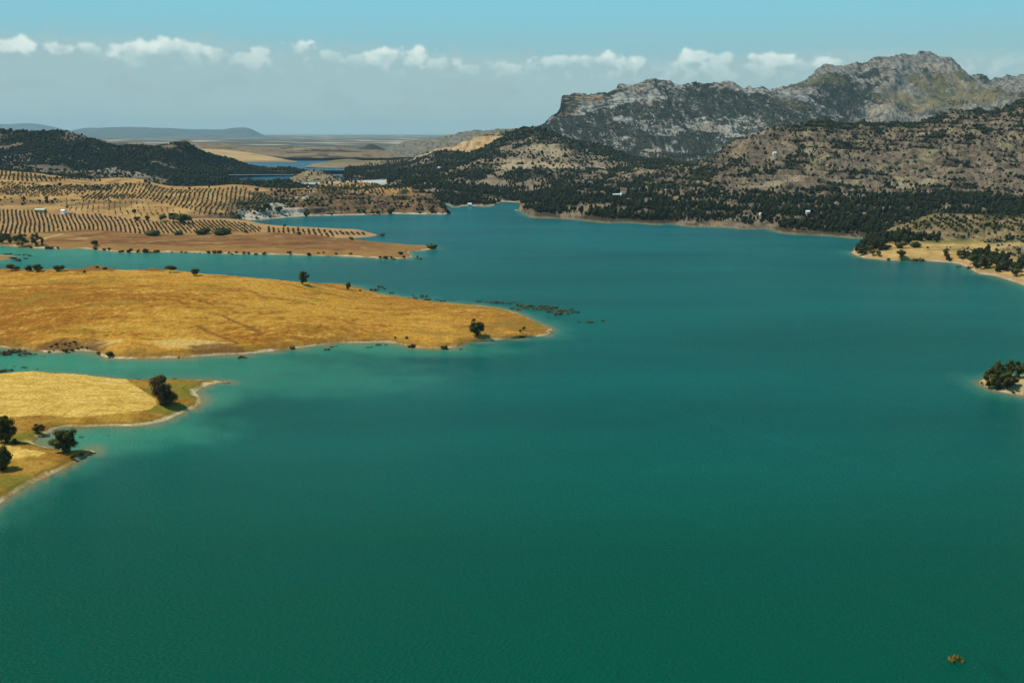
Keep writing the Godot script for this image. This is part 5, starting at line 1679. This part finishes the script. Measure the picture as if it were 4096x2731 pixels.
func placed_trees() -> void:
	var dark := Color(0.056, 0.058, 0.013)
	var brown := Color(0.105, 0.064, 0.020)
	var olive := Color(0.075, 0.080, 0.016)
	var rows := [
		["eucalyptus_tree", "tall leaning tree beside the wheat field on the headland", 163.5, 402.5, 29, 25, brown, "leaning"],
		["shore_tree", "round dark tree at the water beside the small inlet", 64.5, 449.6, 24, 26, dark, "oak"],
		["round_bush", "olive green bush at the head of the small inlet", 39.5, 432.6, 11, 15, brown, "bush"],
		["eucalyptus_tree", "tall dark tree by the wheat field, upper of two on the near point", 6, 442.5, 31, 22, dark, "pine"],
		["eucalyptus_tree", "tall dark tree by the mown patch, lower of two on the near point", 2, 467, 29, 22, dark, "pine"],
		["small_bush", "small dark bush beside the upper tall tree on the near point", 16, 442.5, 6, 9, dark, "bush"],
		["small_bush", "low yellowish bush near the pale tip of the near point", 73, 457, 6.5, 7, olive, "bush"],
		["small_bush", "low green bush at the pale tip of the near point", 82, 454, 4.5, 6, olive, "bush"],
		["oak_tree", "lone round oak near the tip of the golden headland", 477, 333.7, 17.5, 16.5, dark, "oak"],
		["ridge_tree", "broad dark tree on the golden ridge, first from the left", 12, 269.5, 6, 13, dark, "oak"],
		["ridge_tree", "narrow dark tree on the golden ridge beside a wider one", 28.6, 269.6, 5.5, 6.5, dark, "oak"],
		["ridge_tree", "wide dark tree on the golden ridge, third from the left", 37, 269.6, 6.6, 11.5, dark, "oak"],
		["ridge_tree", "flat topped dark tree on the golden ridge left of the mound", 58.5, 269.2, 6.8, 10, dark, "oak"],
		["ridge_bush", "dark bush below the brown mound on the golden ridge", 84, 271, 3.5, 4.5, dark, "bush"],
		["ridge_bush", "small dark bush on top of the brown mound", 97, 266, 2.2, 4.5, dark, "bush"],
		["ridge_bush", "flat dark bush along the top of the brown mound", 105, 267, 2, 6.5, dark, "bush"],
		["ridge_tree", "bright green topped round tree on the golden ridge", 170, 270, 6.3, 11.5, olive, "oak"],
		["ridge_tree", "dark round tree on the golden ridge right of the green one", 194, 273, 6, 10, dark, "oak"],
		["ridge_tree", "lone tall dark tree on the sloping back of the golden headland", 302.6, 282.3, 11.2, 11, dark, "oak"],
		["ridge_tree", "slim green tree near the back shore of the golden headland", 348.4, 287, 8.5, 5, olive, "pine"],
		["small_bush", "small bush at the back shore of the golden headland", 360.5, 289.5, 2.2, 4, olive, "bush"],
		["small_bush", "round bush at the front shore of the golden headland by the marsh", 110, 353, 5.2, 9, dark, "bush"],
		["small_bush", "dark bush in the shallow bay below the golden headland", 67, 352.5, 4.5, 5.5, brown, "bush"],
		["small_bush", "low dark bush left of the round one below the golden headland", 98, 353.5, 3, 5, dark, "bush"],
		["small_bush", "bush left of the pair on the lower golden slope", 395, 336.5, 2.6, 3.2, olive, "bush"],
		["small_bush", "bush right of the pair on the lower golden slope", 406.5, 336.6, 2.8, 4, olive, "bush"],
		["small_bush", "green bush near the tip of the golden headland", 520, 330.5, 3.4, 4.5, olive, "bush"],
		["small_bush", "tall bush near the tip of the golden headland", 523.5, 328.5, 4.2, 4, olive, "bush"],
		["small_bush", "clump of low bush on the front bank of the golden headland", 412, 345, 3.5, 9, brown, "bush"],
		["small_bush", "grey green bush on the front bank below the lone oak", 444, 347, 4.5, 9, olive, "bush"],
		["small_bush", "dark low bush on the front bank where the pale shore begins", 293, 347.5, 3.5, 8, brown, "bush"],
		["channel_tree", "dark tree at the left end of the brown headland shore", 3, 241, 10.2, 10.799999999999999, dark, "oak"],
		["channel_tree", "slender tree of the dark clump on the brown headland shore", 11, 241, 8.5, 6, dark, "oak"],
		["channel_tree", "middle tree of the dark clump on the brown headland shore", 15, 241.5, 8, 6, dark, "oak"],
		["channel_tree", "largest tree of the dark clump on the brown headland shore", 22, 244, 14.399999999999999, 16.8, dark, "oak"],
		["channel_tree", "tall leaning tree on the brown headland shore", 36, 244, 13.799999999999999, 10.799999999999999, dark, "oak"],
		["channel_tree", "narrow tree beside the leaning one on the brown headland shore", 42.5, 243, 9, 4.5, dark, "pine"],
		["lone_tree", "lone round tree on the brown ploughed headland", 94, 244.5, 7, 8, dark, "oak"],
		["grove_tree", "left half of the big square clump above the striped grove", 173.5, 220.8, 8.6, 11, dark, "oak"],
		["grove_tree", "right half of the big square clump above the striped grove", 184.5, 221.2, 8.6, 15, dark, "oak"],
		["grove_tree", "rounded tree left of the big square clump", 160.5, 219.3, 6, 10, dark, "oak"],
		["grove_tree", "small dark tree of the group left of the square clump", 147, 218.5, 4.5, 5, dark, "oak"],
		["grove_tree", "low dark tree at the left of the group above the grove", 137, 218, 3.5, 7, dark, "oak"],
		["hedge", "long dark hedge at the right end of the striped grove", 203, 232.2, 5.4, 16, dark, "oak"],
		["hedge", "right half of the long dark hedge by the brown field", 220, 232, 5, 22, dark, "oak"],
		["hedge", "short dark bush right of the long hedge", 246, 231.8, 3.2, 6, dark, "bush"],
		["hedge", "low green hedge along the top of the brown field", 150, 233.6, 2.4, 20, olive, "bush"],
		["hedge", "low hedge bush between the grove and the long hedge", 178, 232.2, 2.8, 12, olive, "bush"],
		["tongue_tree", "dark tree on the near side of the olive tongue", 298.5, 233.5, 3.6, 6, dark, "oak"],
		["tongue_tree", "round dark tree on the far shore of the olive tongue", 284.5, 225.6, 3, 4.6, dark, "oak"],
		["tongue_tree", "yellow green tree near the tip of the olive tongue", 351, 238, 4.6, 6, olive, "oak"],
		["tip_bush", "brown bush at the very tip of the olive tongue", 382, 235.6, 2.6, 6, brown, "bush"],
		["tip_tree", "broad dark bush on the far tip of the brown headland", 431, 246.3, 3.6, 13, olive, "bush"],
		["tip_tree", "dark bush on the neck before the far tip", 400.5, 252.5, 3.6, 7, dark, "bush"],
		["cliff_tree", "tall dark tree standing at the foot of the white cliff", 307, 216, 6.5, 6.5, dark, "pine"],
		["cliff_tree", "dark pine on the crest right of the steep grove", 257, 190.2, 5, 4, dark, "oak"],
		["cliff_tree", "large dark tree above the white cliff, leftmost", 262, 209, 5, 8, dark, "oak"],
		["cliff_tree", "large dark tree above the white cliff, second from the left", 268, 206, 6, 8, dark, "oak"],
		["cliff_tree", "dark pine above the white cliff, third from the left", 279, 209, 5.5, 7, dark, "pine"],
		["cliff_tree", "dark pine on the ledge right of the white cliff", 290, 205, 6, 7, dark, "pine"],
		["cliff_tree", "dark slim pine near the top of the tall cliff tree", 304, 207, 5.5, 4, dark, "pine"],
		["cliff_tree", "dark shore tree below the brown bluff, leftmost of three", 373, 213.8, 4.5, 5, dark, "pine"],
		["cliff_tree", "dark shore tree below the brown bluff, middle of three", 378.5, 213.8, 4.2, 5, dark, "pine"],
		["cliff_tree", "tallest dark shore tree below the brown bluff", 390, 213.4, 8, 8.5, dark, "pine"],
		["cliff_tree", "dark tree on the right end of the brown bluff", 444, 209, 6, 6, dark, "oak"],
		["lone_tree", "dark round tree on the earth hill above the yellow shed", 47, 200.5, 6.5, 4.5, dark, "oak"],
		["beach_tree", "large dark tree at the left end of the beach field", 862, 253, 8, 11, dark, "oak"],
		["beach_tree", "dark tree behind the large one at the beach tip", 870, 250, 7, 12, dark, "oak"],
		["beach_tree", "pale leaved small tree beside the dark beach trees", 878, 254, 6.5, 7, olive, "oak"],
		["beach_tree", "brown round tree between the dark and pale beach trees", 872.5, 254.8, 7, 7, brown, "oak"],
		["beach_tree", "dark tree in the middle of the wood behind the beach field", 886, 247.5, 6.5, 13, dark, "oak"],
		["beach_tree", "dark tree at the right of the wood behind the beach field", 901, 246.5, 6.5, 14, dark, "oak"],
		["beach_tree", "lowest dark tree at the right end of the beach wood", 915, 245, 5.5, 12, dark, "oak"],
		["lone_tree", "lone round tree with open stems in the beach field", 900.5, 256.5, 9.5, 9.5, dark, "oak"],
		["lone_tree", "tall double crowned tree at the right of the beach field", 946.5, 258.5, 12, 10, dark, "leaning"],
		["beach_tree", "first tree of the dark clump descending to the right shore", 961, 257.5, 9, 13, dark, "oak"],
		["beach_tree", "second tree of the dark clump descending to the right shore", 974, 261, 10, 13, dark, "oak"],
		["beach_tree", "largest tree of the dark clump descending to the right shore", 986, 267.5, 14, 19, dark, "oak"],
		["beach_tree", "dark tree right of the largest in the shore clump", 1004, 269, 9, 12, dark, "oak"],
		["beach_tree", "dark tree near the water at the right edge of the shore clump", 1016, 274, 11, 13, dark, "oak"],
		["beach_bush", "low brown bush at the waterline below the beach field", 917, 260.2, 3, 14, brown, "bush"],
		["beach_bush", "round bush on the shore left of the long brown one", 888, 259.8, 3.2, 5, olive, "bush"],
		["beach_bush", "small bush on the shore between the beach bushes", 902, 259.5, 3, 5, olive, "bush"],
		["islet_pine", "dark pine at the front of the islet, leftmost", 989, 385, 17, 12, dark, "pine"],
		["islet_pine", "dark pine at the front of the islet, second from the left", 998, 387, 17, 13, dark, "pine"],
		["islet_pine", "dark pine at the front of the islet, third from the left", 1007, 387, 15, 13, dark, "pine"],
		["islet_pine", "low dark pine at the right of the islet front", 1012.5, 384, 10, 10, dark, "oak"],
		["islet_pine", "tall dark pine at the back of the islet, leftmost", 998, 376, 15, 12, dark, "pine"],
		["islet_pine", "dark pine at the back of the islet, middle", 1008, 375.5, 15, 12, dark, "oak"],
		["islet_pine", "dark pine at the back of the islet by the picture edge", 1019, 375, 15, 13, dark, "oak"],
		["islet_bush", "small brown bush at the left tip of the islet", 982, 382, 3, 4, olive, "bush"],
		["islet_bush", "small bush on the pale islet shore", 1013, 391, 3, 4, brown, "bush"]]
	for q in rows:
		var base := spot(q[2], q[3])
		var s := project(base)
		var m := s.z / REACH
		base.x += (float(q[2]) - s.x) * m
		var big := 1.2 if q[0] in ["ridge_tree", "grove_tree", "cliff_tree", "islet_pine"] else 1.0
		tree(q[0], q[1], "bush" if q[7] == "bush" else "hedge" if q[0] == "hedge" else "tree", base, q[4] * big * m / cos(TILT * 0.6), q[5] * big * m, q[4], q[6], q[7])


func water_bush(label: String, px: float, py: float, width: float, height: float, tint: Color, group := "") -> void:
	var p := at_height(px, py, 0.0)
	var m := project(p).z / REACH
	var r := RandomNumberGenerator.new()
	r.seed = hash(label)
	var o := thing("flooded_bush", label, "bush", p - Vector3(0, 0.3, 0), 0.0, group)
	var w := width * 1.25 * m
	var h := height * 0.85 * m
	var st := begin()
	var n := int(clampf(width / 2.0, 3, 9))
	for k in n:
		var tall := h * r.randf_range(0.35, 1.15)
		var c := Vector3(lerpf(-0.42, 0.42, (k + 0.5 + r.randf_range(-0.4, 0.4)) / n) * w, tall * 0.42, r.randf_range(-0.5, 0.5) * w * 0.5)
		var rr := Vector3(w / n * r.randf_range(0.5, 0.95), tall * 0.58, w / n * r.randf_range(0.6, 1.0) + 0.3)
		lump(st, 1, c, rr * 0.62, 0.7, r.randf() * 40.0, tint * 0.7)
		leaves(st, r, c, rr, 90, clampf(h * 0.2, 0.2, 0.6), tint * r.randf_range(0.8, 1.35))
	part("foliage", st.commit(), mat.leaf, o)
	st = begin()
	for k in 5:
		var x := r.randf_range(-0.4, 0.4) * w
		st = begin()
		tube(st, Vector3(x, -0.8, r.randf_range(-0.1, 0.1) * w), Vector3(x + r.randf_range(-0.3, 0.3), h * r.randf_range(0.6, 1.15), r.randf_range(-0.1, 0.1) * w), 0.07, 0.03, 4)
		part("stem", st.commit(), mat.bark, o)


func flooded_bushes() -> void:
	var brown := Color(0.115, 0.090, 0.034)
	var green := Color(0.105, 0.100, 0.030)
	var row := [373.6, 290, 7, 3.6, 380.7, 286.6, 5, 2.4, 384, 288.5, 3, 2, 391, 292.5, 5, 2, 399, 288, 2.5, 0.9, 412.6, 299, 8, 3.4, 423.5, 296.2, 6.5, 2.8, 427.5, 299.5, 7, 2.8, 437.4, 299.6, 3.5, 1.8, 443.7, 300.6, 5.6, 2.3, 413.5, 294.5, 3.3, 1.2,
		479, 301.2, 5.6, 1.8, 487, 301.6, 5, 1.6, 497, 302, 11, 2.6, 508.3, 303, 5.6, 2.8, 514, 301.8, 3.4, 1.6, 512.3, 308.3, 5, 2.6, 518, 309.8, 4, 2.8, 520, 305.3, 6.6, 3.6, 525, 307.9, 4, 2.2, 529, 306, 6.6, 3, 537.5, 308.6, 10.5, 3.2,
		544, 306.2, 9, 3, 550, 309, 8, 3, 553, 307.5, 8, 2.6, 557.7, 314.2, 9, 4, 562.5, 310.6, 9, 3, 569, 313.6, 6, 2.6, 575, 311.5, 8, 2.4, 550, 311.5, 7, 2.6, 579.7, 321.5, 3.4, 1.8, 588, 321.6, 7, 2.8, 603, 320.5, 4.4, 2, 594, 321.8, 3, 1.2]
	for k in row.size() / 4:
		water_bush("brown flooded bush off the golden headland, %s of its chain from the land" % ordinal(k), row[4 * k], row[4 * k + 1], row[4 * k + 2], row[4 * k + 3], brown if k % 3 else green, "flooded bushes off the golden headland")
	water_bush("longest low weedy mat in the chain off the golden headland", 556, 310, 34, 1.8, brown, "flooded bushes off the golden headland")
	water_bush("middle low weedy mat in the chain off the golden headland", 528, 307.5, 26, 1.6, green, "flooded bushes off the golden headland")
	water_bush("thin weedy mat nearest the land off the golden headland", 500, 302.6, 22, 1.1, brown, "flooded bushes off the golden headland")
	var bay := [327.3, 349.5, 6, 2.6, 332, 346.8, 4, 2.2, 336, 345.8, 3, 1.2, 369, 347, 5.5, 1.6, 378, 344.8, 4.5, 2.6, 386, 344.6, 3.4, 1.6, 461, 349, 3, 2, 242.5, 357.5, 8, 3.4, 201, 359.8, 5, 1, 225, 358.8, 4, 0.8, 178, 357.3, 4.5, 2.6]
	for k in bay.size() / 4:
		water_bush("small flooded bush in the bay before the golden headland, %s listed eastward" % ordinal(k), bay[4 * k], bay[4 * k + 1], bay[4 * k + 2], bay[4 * k + 3], green if k % 2 else brown, "flooded bushes in the bay")
	var marsh := [3, 354, 16, 6, 12, 352, 14, 4.6, 18, 351.6, 12, 4, 25, 353.5, 10, 3, 32, 353.8, 8, 2.2, 22, 355.5, 8, 1.6, 44, 355.6, 3, 1.2, 1, 371.5, 8, 4.5, 8, 370.5, 8, 3.8, 14, 366, 4, 1.3, 24, 367, 5, 2.2, 36, 368.5, 5, 0.9, 33, 371.8, 4.2, 2, 27, 372, 3, 1.5, 44, 372.5, 8, 2, 57, 373.2, 5, 1.6, 73, 375, 7, 1.6, 82, 376.2, 4, 1.4, 96, 377.6, 4, 2.4, 137.5, 378.7, 4.2, 1.8, 174, 379.2, 5, 2.2]
	for k in marsh.size() / 4:
		water_bush("reddish brown marsh bush between the two headlands, %s along the channel" % ordinal(k), marsh[4 * k], marsh[4 * k + 1], marsh[4 * k + 2], marsh[4 * k + 3], Color(0.13, 0.075, 0.034) if k < 8 else green, "marsh bushes in the channel")
	var channel := [18, 254.6, 6, 1.8, 27, 255, 8, 1.6, 26, 258.5, 6, 1.6, 30, 256, 4, 1.4, 24, 253.8, 4, 1.2, 18, 260.6, 6.5, 3.4, 7, 254, 9, 1.8]
	for k in channel.size() / 4:
		water_bush("brown flooded bush by the small spit in the channel, %s from the spit" % ordinal(k), channel[4 * k], channel[4 * k + 1], channel[4 * k + 2], channel[4 * k + 3], brown, "flooded bushes by the small spit")
	water_bush("thin flooded twigs in the small green inlet, nearest the round tree", 80, 436.6, 8, 1.4, green)
	water_bush("thin flooded twigs in the small green inlet, middle tuft", 91, 436.6, 5, 1.0, green)
	water_bush("thin flooded twigs in the small green inlet, outer tuft", 108, 435, 4, 0.9, green)
	water_bush("small dark flooded bush off the wheat headland shore", 179.5, 423, 3.6, 1.3, brown)
	water_bush("brown bush in the water past the tip of the brown headland", 418.5, 258.6, 8, 2, brown)
	water_bush("thin upright bush in the water past the brown headland", 417.3, 257.4, 1.6, 4, green)
	water_bush("dark flooded bush in the cove at the right beach", 970, 268.5, 7, 4, brown)
	water_bush("pale flooded bush in front of the right beach cove", 959, 267, 4, 3.4, brown)
	water_bush("lone yellow brown bush in open water in the lower right", 955.5, 659.5, 14, 7, Color(0.15, 0.115, 0.025))
	water_bush("tiny brown twig tuft in open water right of the lone bush", 977.2, 662.3, 3.2, 1.6, brown)
	water_bush("tiny grey twig tuft in open water below the other tuft", 975, 666.4, 2.2, 1.2, brown)


func shore_bushes() -> void:
	var brown := Color(0.070, 0.055, 0.025)
	var green := Color(0.040, 0.047, 0.020)
	var row := [30, 246.4, 5, 2.5, 47, 247.5, 8, 2.6, 52, 247.6, 6, 3, 58, 247, 3, 3.2, 95.5, 248.3, 5, 2.8, 103.5, 249, 5, 2.6, 109, 248.6, 5, 3, 121, 250.8, 6, 2, 130, 252.4, 7, 6, 138, 251.5, 4, 4, 146, 252.6, 8, 6.5, 150, 253.2, 9, 3, 156, 251.7, 9, 4, 172, 252.2, 3, 2.6, 182, 251.8, 3, 1.6, 185.5, 252, 4, 2.4, 200, 252, 1.6, 2.4, 209, 252.4, 5, 2.6, 214, 252.6, 4.5, 3.4, 219, 251.2, 6, 3, 229, 251, 3, 1.8, 232.5, 253, 3.5, 3, 236, 251, 4, 2, 244, 253.4, 4, 3.4, 248, 252.6, 4, 2.6, 256, 253.6, 4, 1.6, 264, 253.8, 6, 3.6, 287.5, 251, 2.6, 2.6, 290, 252.6, 4, 4.4, 309, 254.8, 6, 3.2, 318, 251.2, 3, 1.4, 323.5, 251.8, 3, 1.6, 336, 252.4, 4, 1.8, 350.5, 252.6, 3.6, 1.7, 380, 257, 4, 3.2, 385.5, 257.2, 6, 3, 391, 256.4, 4, 2.4, 404, 256, 3.6, 3.4, 328, 256.2, 5, 1.6, 372, 258, 6, 1.6, 394, 258.6, 5, 1.8]
	for k in row.size() / 4:
		var base := spot(row[4 * k], row[4 * k + 1])
		var s := project(base)
		var m := s.z / REACH
		base.x += (row[4 * k] - s.x) * m
		tree("shore_bush", "bush along the brown headland's near shore, %s from the left" % ordinal(k), "bush", base, row[4 * k + 3] * m, row[4 * k + 2] * m, 4.0, green if k % 3 else brown, "bush", "bushes along the brown headland shore")
	var hill := [48, 345.5, 51, 344, 55, 342.5, 60, 342, 57, 345, 66.5, 342.3, 70, 344, 69, 341.2, 75, 340, 77, 343, 78, 346.5, 73, 348.2, 80, 347.6, 82.5, 345, 64, 348, 52, 349.5, 86, 346, 48, 350.4]
	for k in hill.size() / 2:
		var base := spot(hill[2 * k], hill[2 * k + 1])
		var m := project(base).z / REACH
		tree("bank_bush", "small dark bush on the rough brown bank below the golden hill, %s counted eastward" % ordinal(k), "bush", base, 1.6 * m, (2.0 + (k % 3)) * m, 4.0, green, "bush", "bushes on the rough brown bank")


# ---------------------------------------------------------------- things people built

func house(called: String, label: String, at: Vector3, turn: float, size: Vector3, roof_rise: float, wall: Material, roof: Material, windows: int) -> Node3D:
	clearings.append([at, size.x * 0.5 + 5.0])
	var o := thing(called, label, "house" if called != "shed" else "shed", at, turn)
	part("wall", box(Vector3(size.x, size.y + 2.0, size.z)), wall, o, Vector3(0, size.y / 2 - 1.0, 0))
	var p := PrismMesh.new()
	p.size = Vector3(size.z + 0.8, roof_rise, size.x + 0.8)
	var r := part("roof", p, roof, o, Vector3(0, size.y + roof_rise / 2 + 0.003, 0))
	r.rotation.y = PI / 2
	part("door", box(Vector3(1.1, 2.2, 0.12)), mat.dark, o, Vector3(-size.x * 0.1, 1.1, size.z / 2 + 0.06))
	for k in windows:
		var x := lerpf(-size.x * 0.4, size.x * 0.4, float(k) / maxi(windows - 1, 1))
		if absf(x + size.x * 0.1) < 1.3:
			x += 2.0
		part("window", box(Vector3(1.0, 1.2, 0.12)), mat.dark, o, Vector3(x, size.y * 0.6, size.z / 2 + 0.06))
	return o


func buildings() -> void:
	var s := spot(41, 210.5)
	var shed := house("shed", "yellow farm shed with a pale tin roof above the striped grove", s, -0.25, Vector3(19, 4.6, 9), 1.2, mat.yellow, mat.tin, 0)
	part("gate", box(Vector3(0.14, 3.4, 4.2)), mat.dark, shed, Vector3(9.57, 1.7, 0))
	house("farmhouse", "bright white farmhouse at the top edge of the striped grove", spot(63, 212), -0.5, Vector3(9, 5.6, 7), 2.0, mat.white, mat.white, 2)
	var low := house("outbuilding", "low tiled outbuilding beside the white farmhouse", spot(69.5, 212.4), -0.2, Vector3(9, 2.6, 5), 1.2, mat.stone, mat.tile, 1)
	part("chimney", box(Vector3(0.7, 1.6, 0.7)), mat.white, low, Vector3(2.4, 3.6, 0.3))
	house("villa", "long white villa among trees on the right shore", spot(616, 194.2), 0.15, Vector3(22, 4, 8), 1.4, mat.white, mat.tin, 4)
	house("villa", "tall white end of the long villa on the right shore", spot(621.5, 194.2), 0.15, Vector3(7, 6.5, 8.6), 1.8, mat.white, mat.tile, 1)
	house("cottage", "white cottage in the pines, leftmost on the right shore", spot(762, 213.6), 0.1, Vector3(9, 3.4, 7), 1.4, mat.white, mat.white, 2)
	house("cottage", "bright white cottage in the pines, second on the right shore", spot(806, 213.5), -0.1, Vector3(6.5, 6, 6), 1.6, mat.white, mat.white, 2)
	house("cottage", "thin white cottage in the pines, third on the right shore", spot(821, 214.6), 0.2, Vector3(4.5, 5, 5), 1.4, mat.white, mat.white, 1)
	house("cottage", "square white cottage in the pines, fourth on the right shore", spot(833, 214.2), 0.0, Vector3(7, 6, 6), 1.6, mat.white, mat.white, 2)
	house("cottage", "pale cottage in the pines, rightmost on the right shore", spot(864, 214.2), 0.3, Vector3(8, 5, 7), 1.6, mat.stone, mat.tile, 2)
	house("cottage", "small white house high on the bare rocky hillside", spot(773.5, 153.2), 0.1, Vector3(7.5, 5, 6), 1.8, mat.white, mat.white, 2)
	house("boathouse", "small white boathouse at the water before the scrub hill", spot(468.5, 205), 0.0, Vector3(8, 5, 7), 1.8, mat.white, mat.white, 1)
	house("cottage", "white house with a tiled roof above the lake narrows", spot(433, 189.5), 0.2, Vector3(9, 6, 7), 1.8, mat.white, mat.tile, 1)
	house("cottage", "white house at the edge of the dark wood by the dam", spot(308.5, 186.5), 0.0, Vector3(9, 3.4, 7), 1.4, mat.white, mat.white, 1)
	house("cottage", "white house on the wooded slope above the dam", spot(438, 168.8), 0.1, Vector3(10, 5, 7), 1.8, mat.white, mat.white, 1)
	var dock := thing("jetty", "wooden jetty below the scrub hill", "jetty", at_height(483, 206.2, 0), 0.0)
	part("deck", box(Vector3(26, 0.4, 6)), mat.wood, dock, Vector3(0, 1.1, 0))
	for k in 4:
		var st := begin()
		tube(st, Vector3.ZERO, Vector3(0, 3.2, 0), 0.25, 0.25, 6)
		part("post", st.commit(), mat.wood, dock, Vector3(-11.0 + 7.3 * k, -2.1, 2.0))
	var boat := thing("motor_boat", "tiny white motor boat in the lake narrows", "boat", at_height(516, 210.2, -0.3), 0.3)
	var hull := begin()
	var prof := [[-3.5, 1.2, 0.9], [0.0, 1.3, 1.0], [2.2, 1.0, 1.1], [3.8, 0.05, 1.35]]
	for k in 3:
		for side in [-1.0, 1.0]:
			var a: Array = prof[k]
			var b: Array = prof[k + 1]
			var top_a := Vector3(a[0], a[2], a[1] * side)
			var top_b := Vector3(b[0], b[2], b[1] * side)
			var keel_a := Vector3(a[0], -0.2, 0)
			var keel_b := Vector3(b[0], -0.1, 0)
			var mid_a := Vector3(a[0], a[2] - 0.25, 0)
			var mid_b := Vector3(b[0], b[2] - 0.25, 0)
			for v: Vector3 in [top_a, top_b, keel_b, top_a, keel_b, keel_a, top_a, mid_b, top_b, top_a, mid_a, mid_b]:
				hull.add_vertex(v)
	for v: Vector3 in [Vector3(-3.5, 0.9, 1.2), Vector3(-3.5, -0.2, 0), Vector3(-3.5, 0.9, -1.2)]:
		hull.add_vertex(v)
	hull.generate_normals()
	part("hull", hull.commit(), mat.white, boat)
	part("cabin", box(Vector3(2.0, 1.1, 1.5)), mat.white, boat, Vector3(0.2, 1.3, 0))
	part("windscreen", box(Vector3(0.12, 0.6, 1.3)), mat.dark, boat, Vector3(1.27, 1.4, 0))


func dam() -> void:
	var a := at_depth(301, 182.4, 2790)
	var b := at_depth(391.5, 179.0, 3000)
	var along := b - a
	var o := thing("dam", "long pale stone dam wall across the narrow lake", "dam", Vector3(a.x, 0, a.z), atan2(-along.z, along.x))
	var len_x := Vector2(along.x, along.z).length()
	var st := begin()
	var n := 24
	for k in n:
		var t0 := float(k) / n
		var t1 := float(k + 1) / n
		var h0 := lerpf(a.y, b.y, t0)
		var h1 := lerpf(a.y, b.y, t1)
		var low0 := lerpf(a.y - 5.0, b.y - 16.0, smoothstep(0.1, 0.8, t0))
		var low1 := lerpf(a.y - 5.0, b.y - 16.0, smoothstep(0.1, 0.8, t1))
		var x0 := len_x * t0
		var x1 := len_x * t1
		var f0 := (h0 - low0) * 0.9
		var f1 := (h1 - low1) * 0.9
		var quads := [[Vector3(x0, h0, 0), Vector3(x1, h1, 0), Vector3(x1, low1, f1), Vector3(x0, low0, f0)], [Vector3(x0, h0, -7), Vector3(x1, h1, -7), Vector3(x1, h1, 0), Vector3(x0, h0, 0)], [Vector3(x0, low0, -14), Vector3(x1, low1, -14), Vector3(x1, h1, -7), Vector3(x0, h0, -7)]]
		for q in quads:
			for v in [q[0], q[1], q[2], q[0], q[2], q[3]]:
				st.add_vertex(v)
	for v: Vector3 in [Vector3(len_x, b.y, 0), Vector3(len_x, b.y, -7), Vector3(len_x, b.y - 16.0, 14.4), Vector3(len_x, b.y, -7), Vector3(len_x, b.y - 16.0, -14), Vector3(len_x, b.y - 16.0, 14.4)]:
		st.add_vertex(v)
	st.generate_normals()
	part("embankment", st.commit(), mat.stone, o)
	st = begin()
	tube(st, Vector3(0, a.y + 1.0, -0.5), Vector3(len_x, b.y + 1.0, -0.5), 0.5, 0.5, 4)
	part("parapet", st.commit(), mat.white, o)
	var c0 := at_depth(252, 180.2, 3240)
	var c1 := at_depth(290, 180.6, 3160)
	var way := c1 - c0
	var cw := thing("causeway", "thin pale causeway across the narrow dark lake", "causeway", Vector3(c0.x, 14, c0.z), atan2(-way.z, way.x))
	part("bank", box(Vector3(way.length(), 3.0, 8)), mat.stone, cw, Vector3(way.length() / 2, 0, 0))
	var t := thing("intake_tower", "small white round tower at the end of the dam", "tower", at_depth(296, 184.4, 2775))
	st = begin()
	tube(st, Vector3(0, -3, 0), Vector3(0, 8, 0), 3.2, 3.0, 12)
	part("shaft", st.commit(), mat.white, t)
	st = begin()
	tube(st, Vector3(0, 8, 0), Vector3(0, 8.8, 0), 3.6, 3.6, 12)
	tube(st, Vector3(0, 8.8, 0), Vector3(0, 10.2, 0), 3.4, 0.1, 12)
	part("cap", st.commit(), mat.stone, t)


func pylons() -> void:
	for k in 2:
		var p: Vector3 = [spot(636, 157), spot(637.5, 141)][k]
		var m := project(p).z / REACH
		var h := 15.0 * m
		var o := thing("power_pylon", ["grey lattice power pylon in the valley below the table mountain", "farther grey lattice pylon higher up below the table mountain"][k], "pylon", p, 0.4)
		for c in 4:
			var st := begin()
			var sx := 1.0 if c % 2 else -1.0
			var sz := 1.0 if c / 2 else -1.0
			tube(st, Vector3(sx * 3.2, -2, sz * 3.2), Vector3(sx * 0.5, h, sz * 0.5), 0.3, 0.2, 4)
			part("leg", st.commit(), mat.steel, o)
		var br := begin()
		for e in 9:
			var y0 := h * e / 9.0
			var y1 := h * (e + 1) / 9.0
			var w0 := lerpf(3.2, 0.5, e / 9.0)
			var w1 := lerpf(3.2, 0.5, (e + 1) / 9.0)
			for s in [-1.0, 1.0]:
				tube(br, Vector3(-w0, y0, s * w0), Vector3(w1, y1, s * w1), 0.12, 0.12, 3)
				tube(br, Vector3(s * w0, y0, -w0), Vector3(s * w1, y1, w1), 0.12, 0.12, 3)
		part("bracing", br.commit(), mat.steel, o)
		for e in 3:
			var arm := begin()
			var y := h * (0.72 + 0.12 * e)
			tube(arm, Vector3(-5.5 + e, y, 0), Vector3(5.5 - e, y, 0), 0.22, 0.22, 4)
			part("crossarm", arm.commit(), mat.steel, o)
